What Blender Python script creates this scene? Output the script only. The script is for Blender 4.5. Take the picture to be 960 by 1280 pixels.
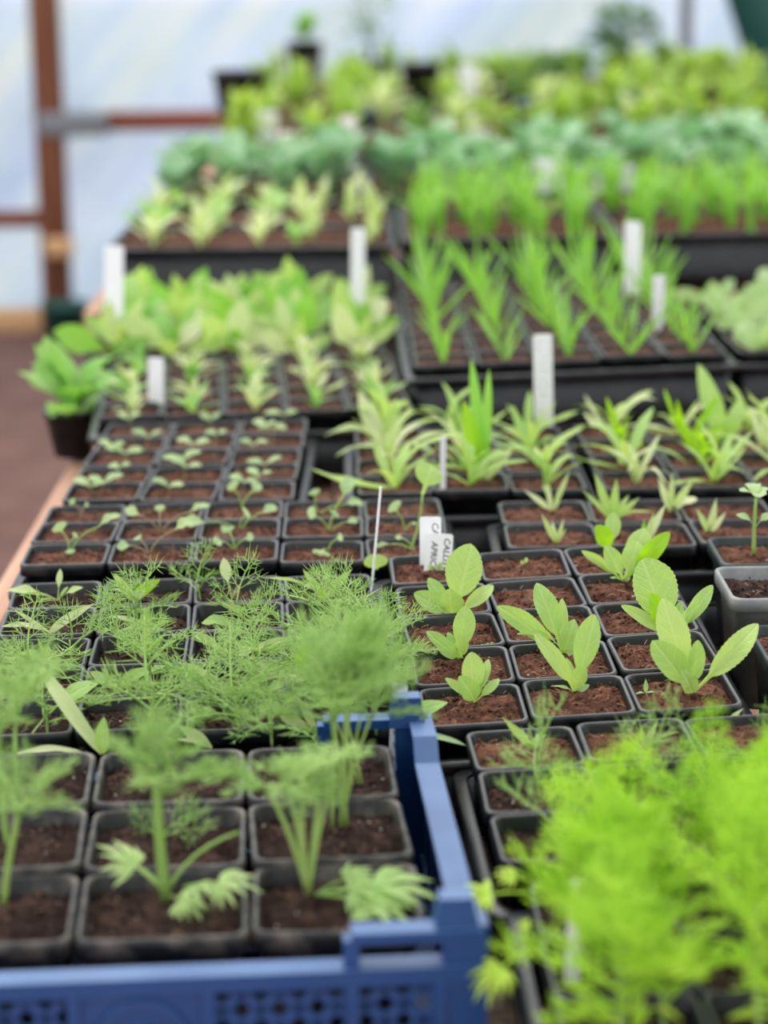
import bpy, math, random
from math import radians, sin, cos, pi, atan, sqrt
from mathutils import Vector, Matrix, noise

for _o in list(bpy.data.objects):
    bpy.data.objects.remove(_o)
SC = bpy.context.scene
COL = SC.collection

# ------------------------------------------------------------------ camera
F, CX, CY, HZ, ROLL, ZC = 2850.0, 480.0, 640.0, -68.5, radians(-0.694), 0.58
TH = atan((CY - HZ) / F)
cam_d = bpy.data.cameras.new('camera')
cam = bpy.data.objects.new('camera', cam_d)
COL.objects.link(cam)
cam.matrix_world = (Matrix.Translation((0, 0, ZC)) @ Matrix.Rotation(pi / 2 - TH, 4, 'X') @ Matrix.Rotation(ROLL, 4, 'Z'))
cam_d.sensor_fit = 'VERTICAL'
cam_d.sensor_height = 36.0
cam_d.lens = F / 1280 * 36.0
cam_d.clip_start, cam_d.clip_end = 0.05, 200
cam_d.dof.use_dof = True
cam_d.dof.focus_distance = 1.64
cam_d.dof.aperture_fstop = 4.5
SC.camera = cam

# ------------------------------------------------------------------ light
W = bpy.data.worlds.new('overcast_sky')
SC.world = W
W.use_nodes = True
nt = W.node_tree
nt.nodes.clear()
_out = nt.nodes.new('ShaderNodeOutputWorld')
_bg = nt.nodes.new('ShaderNodeBackground')
_tc = nt.nodes.new('ShaderNodeTexCoord')
_sx = nt.nodes.new('ShaderNodeSeparateXYZ')
_rp = nt.nodes.new('ShaderNodeValToRGB')
_rp.color_ramp.elements[0].position, _rp.color_ramp.elements[0].color = 0.0, (0.90, 0.93, 1.0, 1)
_rp.color_ramp.elements[1].position, _rp.color_ramp.elements[1].color = 0.9, (1.0, 1.0, 1.0, 1)
nt.links.new(_tc.outputs['Generated'], _sx.inputs[0])
nt.links.new(_sx.outputs['Z'], _rp.inputs[0])
nt.links.new(_rp.outputs[0], _bg.inputs['Color'])
nt.links.new(_bg.outputs[0], _out.inputs['Surface'])
_bg.inputs['Strength'].default_value = 1.15
sun_d = bpy.data.lights.new('hazy_sun', 'SUN')
sun_d.energy, sun_d.angle, sun_d.color = 1.9, radians(50), (1.0, 0.97, 0.92)
sun = bpy.data.objects.new('hazy_sun', sun_d)
COL.objects.link(sun)
sun.rotation_euler = (radians(-32), radians(-14), 0)     # high, from beyond the far end
VS = SC.view_settings
SC.display_settings.display_device = 'sRGB'
VS.view_transform, VS.look = 'Standard', 'None'
VS.exposure, VS.gamma, VS.use_curve_mapping = 0.42, 1.0, False

R = random.Random(11)
def U(a, b): return R.uniform(a, b)

# ------------------------------------------------------------------ pixel rays
_c, _s, _cr, _sr = cos(TH), sin(TH), cos(ROLL), sin(ROLL)
def ray(px, py):
    u, v = (px - CX) / F, (py - CY) / F
    u, v = _cr * u + _sr * v, -_sr * u + _cr * v
    return Vector((u, _c - v * _s, -_s - v * _c))
def G(px, py, z):                       # pixel -> point on the level z
    d = ray(px, py)
    return Vector((0, 0, ZC)) + d * ((z - ZC) / d.z)
def GD(px, py, Y):                      # pixel -> point at distance Y along the tunnel
    d = ray(px, py)
    return Vector((0, 0, ZC)) + d * (Y / d.y)

# ------------------------------------------------------------------ materials
def lin(r, g, b):
    f = lambda c: ((c / 255) / 12.92 if c / 255 < 0.04045 else ((c / 255 + 0.055) / 1.055) ** 2.4)
    return (f(r), f(g), f(b), 1)
class NT:
    def __init__(s, name):
        s.m = bpy.data.materials.new(name); s.m.use_nodes = True
        s.t = s.m.node_tree; s.t.nodes.clear()
        s.out = s.t.nodes.new('ShaderNodeOutputMaterial')
    def n(s, typ, **kw):
        o = s.t.nodes.new('ShaderNode' + typ)
        for k, v in kw.items():
            if k in o.inputs.keys(): o.inputs[k].default_value = v
            else: setattr(o, k, v)
        return o
    def l(s, a, b): s.t.links.new(a, b)
    def ramp(s, src, stops):
        r = s.n('ValToRGB'); e = r.color_ramp.elements
        while len(e) < len(stops): e.new(0.5)
        for i, (p, c) in enumerate(stops): e[i].position, e[i].color = p, c
        s.l(src, r.inputs[0]); return r.outputs[0]
    def math(s, op, a, b=None, c=None):
        o = s.n('Math', operation=op)
        for i, x in enumerate((a, b, c)):
            if x is None: continue
            if isinstance(x, (int, float)): o.inputs[i].default_value = x
            else: s.l(x, o.inputs[i])
        return o.outputs[0]
    def noise(s, vec, scale, detail=4, rough=.55):
        o = s.n('TexNoise', Scale=scale, Detail=detail, Roughness=rough)
        if vec is not None: s.l(vec, o.inputs['Vector'])
        return o.outputs['Fac']
    def mixc(s, fac, a, b, mode='MIX'):
        o = s.n('Mix', data_type='RGBA', blend_type=mode)
        for i, x in ((0, fac), (6, a), (7, b)):
            if isinstance(x, (int, float, tuple)): o.inputs[i].default_value = x
            else: s.l(x, o.inputs[i])
        return o.outputs[2]
    def bump(s, h, strength, dist):
        o = s.n('Bump', Strength=strength, Distance=dist); s.l(h, o.inputs['Height']); return o.outputs[0]
    def fin(s, sh): s.l(sh, s.out.inputs['Surface']); return s.m

def mat_plastic(name, base, dust, rough=.42, dustamt=.35, scale=60, topsheen=0, sheencol=None):
    t = NT(name); tc = t.n('TexCoord').outputs['Object']
    n1 = t.noise(tc, scale, 5); n2 = t.noise(tc, scale * 4, 3)
    f = t.math('MULTIPLY', t.ramp(n1, [(.45, (0, 0, 0, 1)), (.75, (1, 1, 1, 1))]), dustamt)
    col = t.mixc(f, base, dust)
    if topsheen:                          # glossy sky sheen, painted into the colour of upward faces
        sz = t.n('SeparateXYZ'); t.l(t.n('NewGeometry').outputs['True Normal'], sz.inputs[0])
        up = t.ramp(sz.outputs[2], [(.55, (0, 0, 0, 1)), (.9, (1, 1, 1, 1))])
        col = t.mixc(t.math('MULTIPLY', t.math('MULTIPLY', up, topsheen), t.math('MULTIPLY_ADD', n1, .8, .4)), col, sheencol or dust)
    p = t.n('BsdfPrincipled'); t.l(col, p.inputs['Base Color'])
    rr = t.math('MULTIPLY_ADD', n2, .3, rough - .15); t.l(rr, p.inputs['Roughness'])
    p.inputs['Specular IOR Level'].default_value = .45
    t.l(t.bump(n2, .15, .001), p.inputs['Normal'])
    return t.fin(p.outputs[0])
def mat_soil(name, dark, mid, light, perlite=0.0, objcoord=True):
    t = NT(name)
    tco = t.n('TexCoord').outputs['Object']
    oi = t.n('ObjectInfo')
    add = t.n('VectorMath', operation='ADD'); t.l(tco, add.inputs[0])
    sc = t.n('VectorMath', operation='SCALE'); t.l(oi.outputs['Location'], sc.inputs[0]); sc.inputs['Scale'].default_value = 7
    t.l(sc.outputs[0], add.inputs[1]); v = add.outputs[0]
    a = t.noise(v, 70, 6, .7); b = t.noise(v, 420, 5, .7); c = t.noise(v, 1100, 3, .6)
    h = t.math('ADD', t.math('MULTIPLY', a, .5), t.math('MULTIPLY', b, .5))
    col = t.ramp(h, [(.36, dark), (.5, mid), (.66, light)])
    vor = t.n('TexVoronoi', Scale=900.0); t.l(v, vor.inputs['Vector'])
    fib = t.ramp(c, [(.60, (0, 0, 0, 1)), (.72, (1, 1, 1, 1))])
    col = t.mixc(t.math('MULTIPLY', fib, .35), col, lin(150, 110, 85))
    if perlite:
        vp = t.n('TexVoronoi', Scale=160.0); t.l(v, vp.inputs['Vector'])
        pm = t.ramp(vp.outputs['Distance'], [(.10, (1, 1, 1, 1)), (.16, (0, 0, 0, 1))])
        sel = t.math('GREATER_THAN', t.n('SeparateColor').outputs[0], 2)
        sepc = t.n('SeparateColor'); t.l(vp.outputs['Color'], sepc.inputs[0])
        sel = t.math('GREATER_THAN', sepc.outputs[0], 1 - perlite)
        col = t.mixc(t.math('MULTIPLY', pm, sel), col, lin(225, 215, 205))
    vb = t.math('ADD', t.math('MULTIPLY', b, 1.0), t.math('MULTIPLY', c, .5))
    p = t.n('BsdfPrincipled', Roughness=.95); t.l(col, p.inputs['Base Color'])
    p.inputs['Specular IOR Level'].default_value = .12
    t.l(t.bump(vb, .9, .004), p.inputs['Normal'])
    return t.fin(p.outputs[0])
def mat_leaf(name, col, col2, glow, vein=.5, trans=.38, veinscale=46, rough=.5, blot=.0):
    t = NT(name); tc = t.n('TexCoord').outputs['Object']
    sx = t.n('SeparateXYZ'); t.l(tc, sx.inputs[0])
    ay = t.math('ABSOLUTE', sx.outputs[1])
    rib = t.ramp(ay, [(0.0, (1, 1, 1, 1)), (.07, (0, 0, 0, 1))])
    ph = t.math('SUBTRACT', t.math('MULTIPLY', sx.outputs[0], veinscale), t.math('MULTIPLY', ay, veinscale * .5))
    vs = t.ramp(t.math('SINE', ph), [(.80, (0, 0, 0, 1)), (1.0, (1, 1, 1, 1))])
    vm = t.math('MULTIPLY', t.math('MAXIMUM', rib, t.math('MULTIPLY', vs, .6)), vein)
    oi = t.n('ObjectInfo')
    n = t.noise(tc, 5, 3)
    base = t.mixc(t.math('MULTIPLY_ADD', oi.outputs['Random'], .75, t.math('MULTIPLY_ADD', n, .5, -.2)), col, col2)
    base = t.mixc(vm, base, t.mixc(.45, base, lin(225, 235, 170)))
    p = t.n('BsdfPrincipled', Roughness=rough); t.l(base, p.inputs['Base Color'])
    p.inputs['Specular IOR Level'].default_value = .35
    q = t.n('TexNoise', Scale=30.0, Detail=3.0); t.l(tc, q.inputs['Vector'])
    hgt = t.math('SUBTRACT', t.math('MULTIPLY', q.outputs['Fac'], .5), t.math('MULTIPLY', vm, .8))
    if vein > .2: t.l(t.bump(hgt, .35, .018), p.inputs['Normal'])
    tr = t.n('BsdfTranslucent'); t.l(t.mixc(.55, base, glow), tr.inputs['Color'])
    mx = t.n('MixShader'); mx.inputs[0].default_value = trans
    t.l(p.outputs[0], mx.inputs[1]); t.l(tr.outputs[0], mx.inputs[2])
    return t.fin(mx.outputs[0])
def mat_wood(name, a, b, scale=1.0, axis=1):
    t = NT(name); tc = t.n('TexCoord').outputs['Object']
    mp = t.n('Mapping'); t.l(tc, mp.inputs[0])
    s = [30 * scale] * 3; s[axis] = 2.2 * scale
    mp.inputs['Scale'].default_value = s
    n = t.noise(mp.outputs[0], 1.5, 6, .6); m2 = t.noise(tc, 3, 3)
    col = t.mixc(t.math('MULTIPLY', m2, .5), t.ramp(n, [(.3, a), (.7, b)]), a)
    p = t.n('BsdfPrincipled', Roughness=.8); t.l(col, p.inputs['Base Color'])
    t.l(t.bump(n, .4, .003), p.inputs['Normal'])
    return t.fin(p.outputs[0])

M = {}
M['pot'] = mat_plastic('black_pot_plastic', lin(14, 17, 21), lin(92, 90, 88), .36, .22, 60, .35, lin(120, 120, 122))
M['pot9'] = mat_plastic('worn_pot_plastic', lin(30, 30, 32), lin(150, 138, 126), .42, .62, 45)
M['potgrey'] = mat_plastic('grey_pot_plastic', lin(120, 122, 122), lin(165, 162, 155), .5, .5)
M['potgreen'] = mat_plastic('green_black_pot_plastic', lin(24, 40, 40), lin(70, 80, 80), .4, .4)
M['tray'] = mat_plastic('black_tray_plastic', lin(15, 18, 23), lin(70, 70, 72), .36, .25)
M['blue'] = mat_plastic('blue_crate_plastic', lin(0, 56, 114), lin(26, 86, 138), .45, .10, 30, .36, lin(132, 160, 200))  # last colour is the painted sheen on the crate's top faces
M['teal'] = mat_plastic('teal_plastic', lin(20, 78, 70), lin(70, 110, 100), .5, .3)
M['white'] = mat_plastic('white_label_plastic', lin(246, 246, 248), lin(226, 222, 214), .4, .2)
M['ink'] = mat_plastic('black_ink', lin(40, 40, 52), lin(40, 40, 52), .6, 0)
M['soil'] = mat_soil('compost', lin(26, 15, 12), lin(98, 64, 51), lin(164, 116, 92), .06)
M['soild'] = mat_soil('dark_compost', lin(14, 10, 9), lin(54, 39, 35), lin(112, 86, 76), .18)
M['fibre'] = mat_wood('peat_fibre', lin(150, 112, 84), lin(205, 170, 135))
LF = lambda n, *a, **k: M.__setitem__(n, mat_leaf(n + '_leaf', *a, **k))
LF('aster', lin(154, 200, 108), lin(202, 228, 134), lin(212, 240, 90), vein=.8, trans=.38)
LF('cotyl', lin(168, 202, 144), lin(200, 222, 160), lin(190, 225, 110), vein=.25)
LF('strap', lin(190, 214, 136), lin(236, 240, 196), lin(200, 230, 100), vein=.35)
LF('dill', lin(172, 208, 126), lin(206, 230, 156), lin(200, 232, 110), vein=0, trans=.45)
LF('dillb', lin(192, 232, 84), lin(214, 240, 96), lin(215, 250, 70), vein=0, trans=.5)
LF('kale', lin(124, 172, 136), lin(166, 206, 160), lin(120, 190, 100), vein=.35, trans=.3)
LF('lettuce', lin(126, 184, 82), lin(176, 214, 130), lin(160, 225, 70), vein=.3)
LF('grass', lin(126, 190, 66), lin(158, 210, 84), lin(160, 225, 60), vein=.1)
LF('yellowgreen', lin(150, 188, 74), lin(178, 206, 86), lin(180, 215, 60), vein=.1)
LF('shrub', lin(82, 122, 60), lin(120, 152, 76), lin(120, 180, 60), vein=.1)
LF('bright', lin(150, 205, 28), lin(170, 220, 40), lin(190, 240, 20), vein=.35, trans=.5)
LF('stem', lin(150, 186, 96), lin(180, 200, 116), lin(180, 220, 90), vein=0, trans=.2)
LF('redstem', lin(150, 120, 96), lin(178, 168, 120), lin(180, 150, 100), vein=0, trans=.2)
M['woodpale'] = mat_wood('pale_bench_wood', lin(170, 128, 104), lin(214, 172, 146))
M['woodred'] = mat_wood('red_brown_timber', lin(104, 60, 40), lin(158, 100, 70), .6, 2)
M['woodredx'] = mat_wood('red_brown_rail', lin(118, 62, 44), lin(160, 92, 66), .6, 0)
M['woodlight'] = mat_wood('pale_timber', lin(206, 160, 112), lin(226, 186, 140), .6, 0)
M['steel'] = mat_plastic('galvanised_steel', lin(120, 124, 130), lin(150, 150, 150), .5, .4)

# ------------------------------------------------------------------ mesh helpers
class MB:
    def __init__(s): s.v, s.f, s.m = [], [], []
    def add(s, vs, fs, mi=0):
        o = len(s.v); s.v += [tuple(p) for p in vs]
        s.f += [tuple(i + o for i in q) for q in fs]; s.m += [mi] * len(fs)
    def box(s, lo, hi, mi=0, mtx=None):
        (x0, y0, z0), (x1, y1, z1) = lo, hi
        vs = [Vector(p) for p in ((x0, y0, z0), (x1, y0, z0), (x1, y1, z0), (x0, y1, z0), (x0, y0, z1), (x1, y0, z1), (x1, y1, z1), (x0, y1, z1))]
        if mtx: vs = [mtx @ p for p in vs]
        s.add(vs, [(3, 2, 1, 0), (4, 5, 6, 7), (0, 1, 5, 4), (1, 2, 6, 5), (2, 3, 7, 6), (3, 0, 4, 7)], mi)
    def loops(s, L, mi=0, close=True, cap0=False, cap1=False):
        n = len(L[0]); o = len(s.v)
        for lp in L: s.v += [tuple(p) for p in lp]
        for i in range(len(L) - 1):
            for j in range(n if close else n - 1):
                k = (j + 1) % n
                s.f.append((o + i * n + j, o + i * n + k, o + (i + 1) * n + k, o + (i + 1) * n + j)); s.m.append(mi)
        if cap0: s.f.append(tuple(o + j for j in reversed(range(n)))); s.m.append(mi)
        if cap1: s.f.append(tuple(o + (len(L) - 1) * n + j for j in range(n))); s.m.append(mi)
    def tube(s, pts, rads, n=5, mi=0):
        L = []; P = [Vector(p) for p in pts]
        for i, p in enumerate(P):
            d = (P[min(i + 1, len(P) - 1)] - P[max(i - 1, 0)]).normalized()
            a = d.orthogonal().normalized() if abs(d.z) > .95 else d.cross(Vector((0, 0, 1))).normalized()
            b = d.cross(a)
            r = rads[i] if isinstance(rads, (list, tuple)) else rads
            L.append([p + (a * cos(2 * pi * k / n) + b * sin(2 * pi * k / n)) * r for k in range(n)])
        s.loops(L, mi, True, True, True)
    def thread(s, a, b, r, bend=None, mi=0):
        a, b = Vector(a), Vector(b); d = (b - a)
        if d.length < 1e-6: return
        u = d.orthogonal().normalized(); w = d.normalized().cross(u)
        mid = (a + b) / 2 + (bend if bend else Vector((0, 0, 0)))
        L = [[p + (u * cos(2.094 * k) + w * sin(2.094 * k)) * q for k in range(3)] for p, q in ((a, r), (mid, r * .9), (b, r * .25))]
        s.loops(L, mi)
    def mesh(s, name, mats, smooth=True):
        me = bpy.data.meshes.new(name); me.from_pydata(s.v, [], s.f)
        for m in mats: me.materials.append(M[m] if isinstance(m, str) else m)
        me.polygons.foreach_set('material_index', s.m)
        me.polygons.foreach_set('use_smooth', [smooth] * len(s.f))
        me.update(); return me
def rsq(h, r, z, k=3, hy=None):         # rounded square ring
    hy = h if hy is None else hy
    out = []
    for q, (sx, sy) in enumerate(((1, 1), (-1, 1), (-1, -1), (1, -1))):
        for i in range(k + 1):
            a = pi / 2 * (q + i / k)
            out.append((sx * (h - r) + r * cos(a), sy * (hy - r) + r * sin(a), z))
    return out

def link(name, data, parent=None, mtx=None):
    o = bpy.data.objects.new(name, data); COL.objects.link(o)
    if mtx is not None: o.matrix_basis = mtx
    if parent: o.parent = parent
    return o
def tag(o, label, cat, group=None, kind=None):
    o['label'] = label
    if cat: o['category'] = cat
    if group: o['group'] = group
    if kind: o['kind'] = kind
    return o
def thing(name, label, cat, mtx, group=None):
    return tag(link(name, None, None, mtx), label, cat, group)
def struct(name, me, mtx=None, parent=None, label=None):
    o = link(name, me, parent, mtx)
    if not parent:
        o['kind'] = 'structure'
        if label: o['label'] = label
    return o

# ------------------------------------------------------------------ leaf library (unit length along x, unit width along y)
def prof(kind, t):
    if kind == 'aster':
        if t < .30: return .13 + .07 * (t / .30) ** 2
        q = (t - .30) / .70
        return max(.03, .20 * (1 - q) ** 2 + sin(pi * q ** 1.12) ** .62) * (1 + .10 * (((t * 18) % 1) - .5) * (q > .25))
    if kind == 'spat':
        if t < .48: return .12
        q = (t - .48) / .52
        return max(.03, .12 * (1 - q) ** 2 + sin(pi * q ** .85) ** .62)
    if kind == 'strap': return max(.03, .30 * (1 - t) ** 2 + sin(pi * t ** 1.05) ** .7)
    if kind == 'lance': return max(.02, .16 * (1 - t) ** 2 + sin(pi * t ** .95) ** 1.15)
    if kind == 'oval':
        if t < .15: return .16
        q = (t - .15) / .85
        return max(.03, .16 * (1 - q) ** 3 + sin(pi * q) ** .55)
    if kind == 'grass': return max(.03, (.75 + .5 * t) * (1 - t ** 3))
    if kind == 'kale':
        if t < .3: return .09
        q = (t - .3) / .7
        return max(.03, .1 * (1 - q) ** 3 + sin(pi * q ** .8) ** .6 * (1 + .1 * sin(q * 23)))
KASP = {'aster': .38, 'spat': .22, 'strap': .14, 'lance': .16, 'oval': .45, 'grass': .07, 'kale': .5}
def leaf_geo(kind, bow, rr, nt_=14, na=4):
    L = []; asp = KASP[kind]; fold = rr.uniform(.3, .6); wv = rr.uniform(.04, .12); ph = rr.uniform(0, 6)
    tw = rr.uniform(-.35, .35)
    for i in range(nt_ + 1):
        t = i / nt_; w = prof(kind, t); row = []
        tt = t
        for j in range(na + 1):
            y = (j / na - .5) * w
            z = bow * 4 * tt * (1 - tt) * (1 if tt < .9 else 1) + fold * abs(y) * asp * min(1, (1.2 - t)) + wv * asp * sin(13 * t + ph + (2 if y > 0 else 0)) * abs(y) * 2
            z += y * tw * asp * t
            row.append((t, y + .06 * sin(3 * t + ph) * t, z))
        L.append(row)
    return L
LEAF = {}
def leaf_mesh(kind, mat, bow, fine=True):
    b = min((-.14, -.05, .05, .12, .2, .3), key=lambda q: abs(q - bow))
    key = (kind, mat, b, R.randrange(3), fine)
    if key not in LEAF:
        mb = MB()
        mb.loops(leaf_geo(kind, b, random.Random(str(key)), 36 if fine and kind == 'aster' else (12 if fine else 6), 4 if fine else 2), 0, False)
        LEAF[key] = mb.mesh(kind + '_leaf', [mat])
    return LEAF[key]
def leaf_matrix(base, tip, width, n=None):
    base, tip = Vector(base), Vector(tip); d = tip - base; L = d.length; x = d / L
    n = Vector(n) if n is not None else Vector((0, -.35, 1))
    if abs(n.normalized().dot(x)) > .97: n = Vector((0, -1, .2))
    y = n.cross(x).normalized(); z = x.cross(y)
    m = Matrix((x * L, y * width, z * L)).transposed().to_4x4()
    m.translation = base
    return m
def put(name, me, root, wm):
    o = link(name, me, root); o.matrix_basis = root.matrix_basis.inverted() @ wm
    return o
def leaf(root, base, tip, width, kind='aster', mat='aster', bow=.12, n=None, fine=True, name='leaf'):
    return put(name, leaf_mesh(kind, mat, bow, fine), root, leaf_matrix(base, tip, width, n))
TUBE = {}
def stem(root, base, tip, rad, mat='stem', bow=.05, name='stem', taper=.7):
    key = (mat, round(bow, 2), taper)
    if key not in TUBE:
        mb = MB(); mb.tube([(i / 6, 0, bow * 4 * (i / 6) * (1 - i / 6)) for i in range(7)], [1 - (1 - taper) * i / 6 for i in range(7)], 6)
        # radius stored in y/z units; flatten bow to radius units later
        me = bpy.data.meshes.new('stem'); TUBE[key] = mb
    base, tip = Vector(base), Vector(tip); d = tip - base; L = d.length; x = d / L
    y = x.orthogonal().normalized() if abs(x.z) > .98 else Vector((0, 0, 1)).cross(x).normalized(); z = x.cross(y)
    mb = MB(); mb.tube([(L * i / 6, 0, bow * L * 4 * (i / 6) * (1 - i / 6)) for i in range(7)], [rad * (1 - (1 - taper) * i / 6) for i in range(7)], 6)
    m = Matrix((x, y, z)).transposed().to_4x4(); m.translation = base
    return put(name, mb.mesh('stem', [mat]), root, m)

# feathery fronds
def frond_geo(mb, rr, pairs=9, sub=5, r=.0055, start=.3, droop=.18, plen=.40, sublen=.15):
    pt = lambda t: Vector((t, .05 * sin(3 * t + 1), droop * (t - t * t * 1.35) * 1.6))
    P = [pt(i / 8) for i in range(9)]
    mb.tube(P, [r * 2.0 * (1 - .7 * i / 8) for i in range(9)], 4)
    for i in range(pairs):
        t = start + (1 - start) * i / pairs; s = (t - start) / (1 - start)
        for sd in (-1, 1):
            l = plen * (1 - .75 * s) * rr.uniform(.7, 1.15)
            d = Vector((rr.uniform(.45, .8), sd * rr.uniform(.6, 1), rr.uniform(-.2, .55))).normalized()
            a = pt(t); b = a + d * l
            mb.thread(a, b, r * .9, Vector((0, 0, rr.uniform(-.02, .04))))
            nsub = max(2, int(sub * (1 - .5 * s)))
            for k in range(nsub):
                u = .25 + .72 * k / nsub; p = a.lerp(b, u)
                for s2 in (-1, 1):
                    q = Vector((rr.uniform(-1, 1), rr.uniform(-1, 1), rr.uniform(-.6, 1)))
                    e = (d * .8 + d.cross(Vector((0, 0, 1))) * s2 * .7 + q * .35).normalized()
                    ll = sublen * (1 - .45 * u) * rr.uniform(.6, 1.25)
                    mb.thread(p, p + e * ll, r * .8, q * .012)
    e = pt(1)
    for k in range(4):
        q = Vector((1, rr.uniform(-.7, .7), rr.uniform(-.5, .5))).normalized(); mb.thread(pt(.97), pt(.97) + q * .12, r * .7)
FROND = {}
def frond_mesh(kind, mat):
    key = (kind, mat, R.randrange(4))
    if key not in FROND:
        mb = MB(); rr = random.Random(str(key))
        if kind == 'dill': frond_geo(mb, rr, 5, 3, .0095, .25, .18, .46, .30)
        elif kind == 'dense': frond_geo(mb, rr, 7, 4, .013, .16, .2, .46, .22)
        elif kind == 'sparse': frond_geo(mb, rr, 4, 2, .0105, .3, .12, .6, .36)
        FROND[key] = mb.mesh('feathery_frond', [mat])
    return FROND[key]
def frond(root, base, tip, kind='dill', mat='dill', n=None, name='frond'):
    L = (Vector(tip) - Vector(base)).length
    return put(name, frond_mesh(kind, mat), root, leaf_matrix(base, tip, L, n))
def fan_mesh(mat):                      # drooping divided leaf made of lance leaflets
    key = ('fan', mat, R.randrange(3))
    if key not in FROND:
        mb = MB(); rr = random.Random(str(key))
        mb.tube([(0, 0, 0), (.25, 0, .06), (.5, 0, .07)], [.018, .014, .012], 5)
        for i in range(9):
            a = (i / 8 - .5) * 2.9; l = .52 * (1 - .35 * abs(i / 8 - .5) * 2) * rr.uniform(.85, 1.1)
            b = Vector((.46, .0, .07)); d = Vector((cos(a), sin(a), rr.uniform(-.45, -.1)))
            g = leaf_geo('lance', .12, rr, 7, 2); m = leaf_matrix(b, b + d * l, .075, (0, 0, 1))
            mb.loops([[m @ Vector(p) for p in row] for row in g], 0, False)
        FROND[key] = mb.mesh('divided_leaf', [mat])
    return FROND[key]
def fan(root, base, tip, mat='dill', n=None):
    L = (Vector(tip) - Vector(base)).length
    return put('divided_leaf', fan_mesh(mat), root, leaf_matrix(base, tip, L, n))

# ------------------------------------------------------------------ pots, compost, trays
def pot_mesh(S, H, mat, lip=.0045, taper=.78):
    h = S / 2; r = S * .10; mb = MB()
    hb = h * taper
    mb.loops([rsq(hb - .004, r, -H), rsq(hb, r, -H + .003), rsq(h - lip * .8, r, -.011), rsq(h, r, -.010), rsq(h, r, -.0015), rsq(h - .0010, r, 0),
              rsq(h - .0028, r * .9, 0), rsq(h - .0036, r * .9, -.0015), rsq((h - .005) * .93, r * .9, -H * .55)], 0, True, True, False)
    return mb.mesh('square_pot', [mat])
def soil_mesh(half, mat, seed, n=22, depth=-.0045, amp=.0022, fib=16, crumbs=90):
    mb = MB(); rr = random.Random(seed); vs = []
    for i in range(n + 1):
        for j in range(n + 1):
            x, y = (i / n * 2 - 1), (j / n * 2 - 1)
            q = Vector((x * 3 + seed * 7.1, y * 3, seed)); q2 = Vector((x * 11 + seed, y * 11, seed))
            z = noise.noise(q) * amp + noise.noise(q2) * amp * .9 + noise.noise(q2 * 2.3) * amp * .5
            z -= .003 * max(abs(x), abs(y)) ** 6
            vs.append((x * half, y * half, depth + z))
    fs = [(i * (n + 1) + j, (i + 1) * (n + 1) + j, (i + 1) * (n + 1) + j + 1, i * (n + 1) + j + 1) for i in range(n) for j in range(n)]
    mb.add(vs, fs)
    for k in range(fib):
        x, y = rr.uniform(-.8, .8) * half, rr.uniform(-.8, .8) * half; a = rr.uniform(0, 6.28); l = rr.uniform(.003, .010)
        z = depth + rr.uniform(.0005, .002)
        mb.thread((x, y, z), (x + cos(a) * l, y + sin(a) * l, z + rr.uniform(-.0015, .0015)), .00022, Vector((0, 0, rr.uniform(0, .002))), 1)
    for k in range(crumbs):
        x, y = rr.uniform(-.92, .92) * half, rr.uniform(-.92, .92) * half; q = rr.uniform(.0006, .0018)
        z = depth + rr.uniform(-.0005, .0015); j = lambda: q * rr.uniform(.6, 1.3)
        mb.add([(x + j(), y, z), (x, y + j(), z), (x - j(), y, z), (x, y - j(), z), (x, y, z + j()), (x, y, z - j())], [(0, 1, 4), (1, 2, 4), (2, 3, 4), (3, 0, 4), (1, 0, 5), (2, 1, 5), (3, 2, 5), (0, 3, 5)])
    return mb.mesh('compost', [mat, 'fibre'])
P7 = .072
POT = {'s': pot_mesh(.0712, .064, 'pot'), 'l': pot_mesh(.0905, .075, 'pot9', .005), 'g': pot_mesh(.088, .085, 'potgreen', .005), 'y': pot_mesh(.092, .09, 'potgrey', .005)}
SOIL = {'s': [soil_mesh(.0318, 'soil', k) for k in range(5)], 'd': [soil_mesh(.0318, 'soild', k + 9, depth=-.0085) for k in range(4)],
        'l': [soil_mesh(.0405, 'soild', k + 20, depth=-.0075, amp=.0035, fib=12) for k in range(3)], 'g': [soil_mesh(.0395, 'soil', 31, depth=-.005, amp=.003)],
        'y': [soil_mesh(.041, 'soild', 33, depth=-.008, amp=.005, fib=24)]}
class Tray:
    def __init__(s, x0, y0, z0, yaw, tp=0, tr=0, p=P7, q=None):
        X = Vector((cos(yaw), sin(yaw), tr)).normalized(); Y0 = Vector((-sin(yaw), cos(yaw), tp))
        Y = (Y0 - X * Y0.dot(X)).normalized(); Z = X.cross(Y)
        s.m = Matrix((X, Y, Z)).transposed().to_4x4(); s.m.translation = (x0, y0, z0); s.p = p; s.q = q or p
    def cell(s, c, r, dz=0, yaw=0, dx=0, dy=0):
        return s.m @ Matrix.Translation(((c + .5) * s.p + dx, (r + .5) * s.q + dy, dz)) @ Matrix.Rotation(yaw, 4, 'Z')
    def soil(s, c, r, u=.5, v=.5, d=-.005):
        return s.m @ Vector(((c + u) * s.p, (r + v) * s.p, d))
    def onplane(s, px, py, d=-.006):   # where the ray of a pixel meets this tray's compost level
        o = Vector((0, 0, ZC)); dr = ray(px, py); q = s.m @ Vector((0, 0, d)); n = s.m.col[2].to_3d()
        return o + dr * ((q - o).dot(n) / dr.dot(n))
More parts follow.
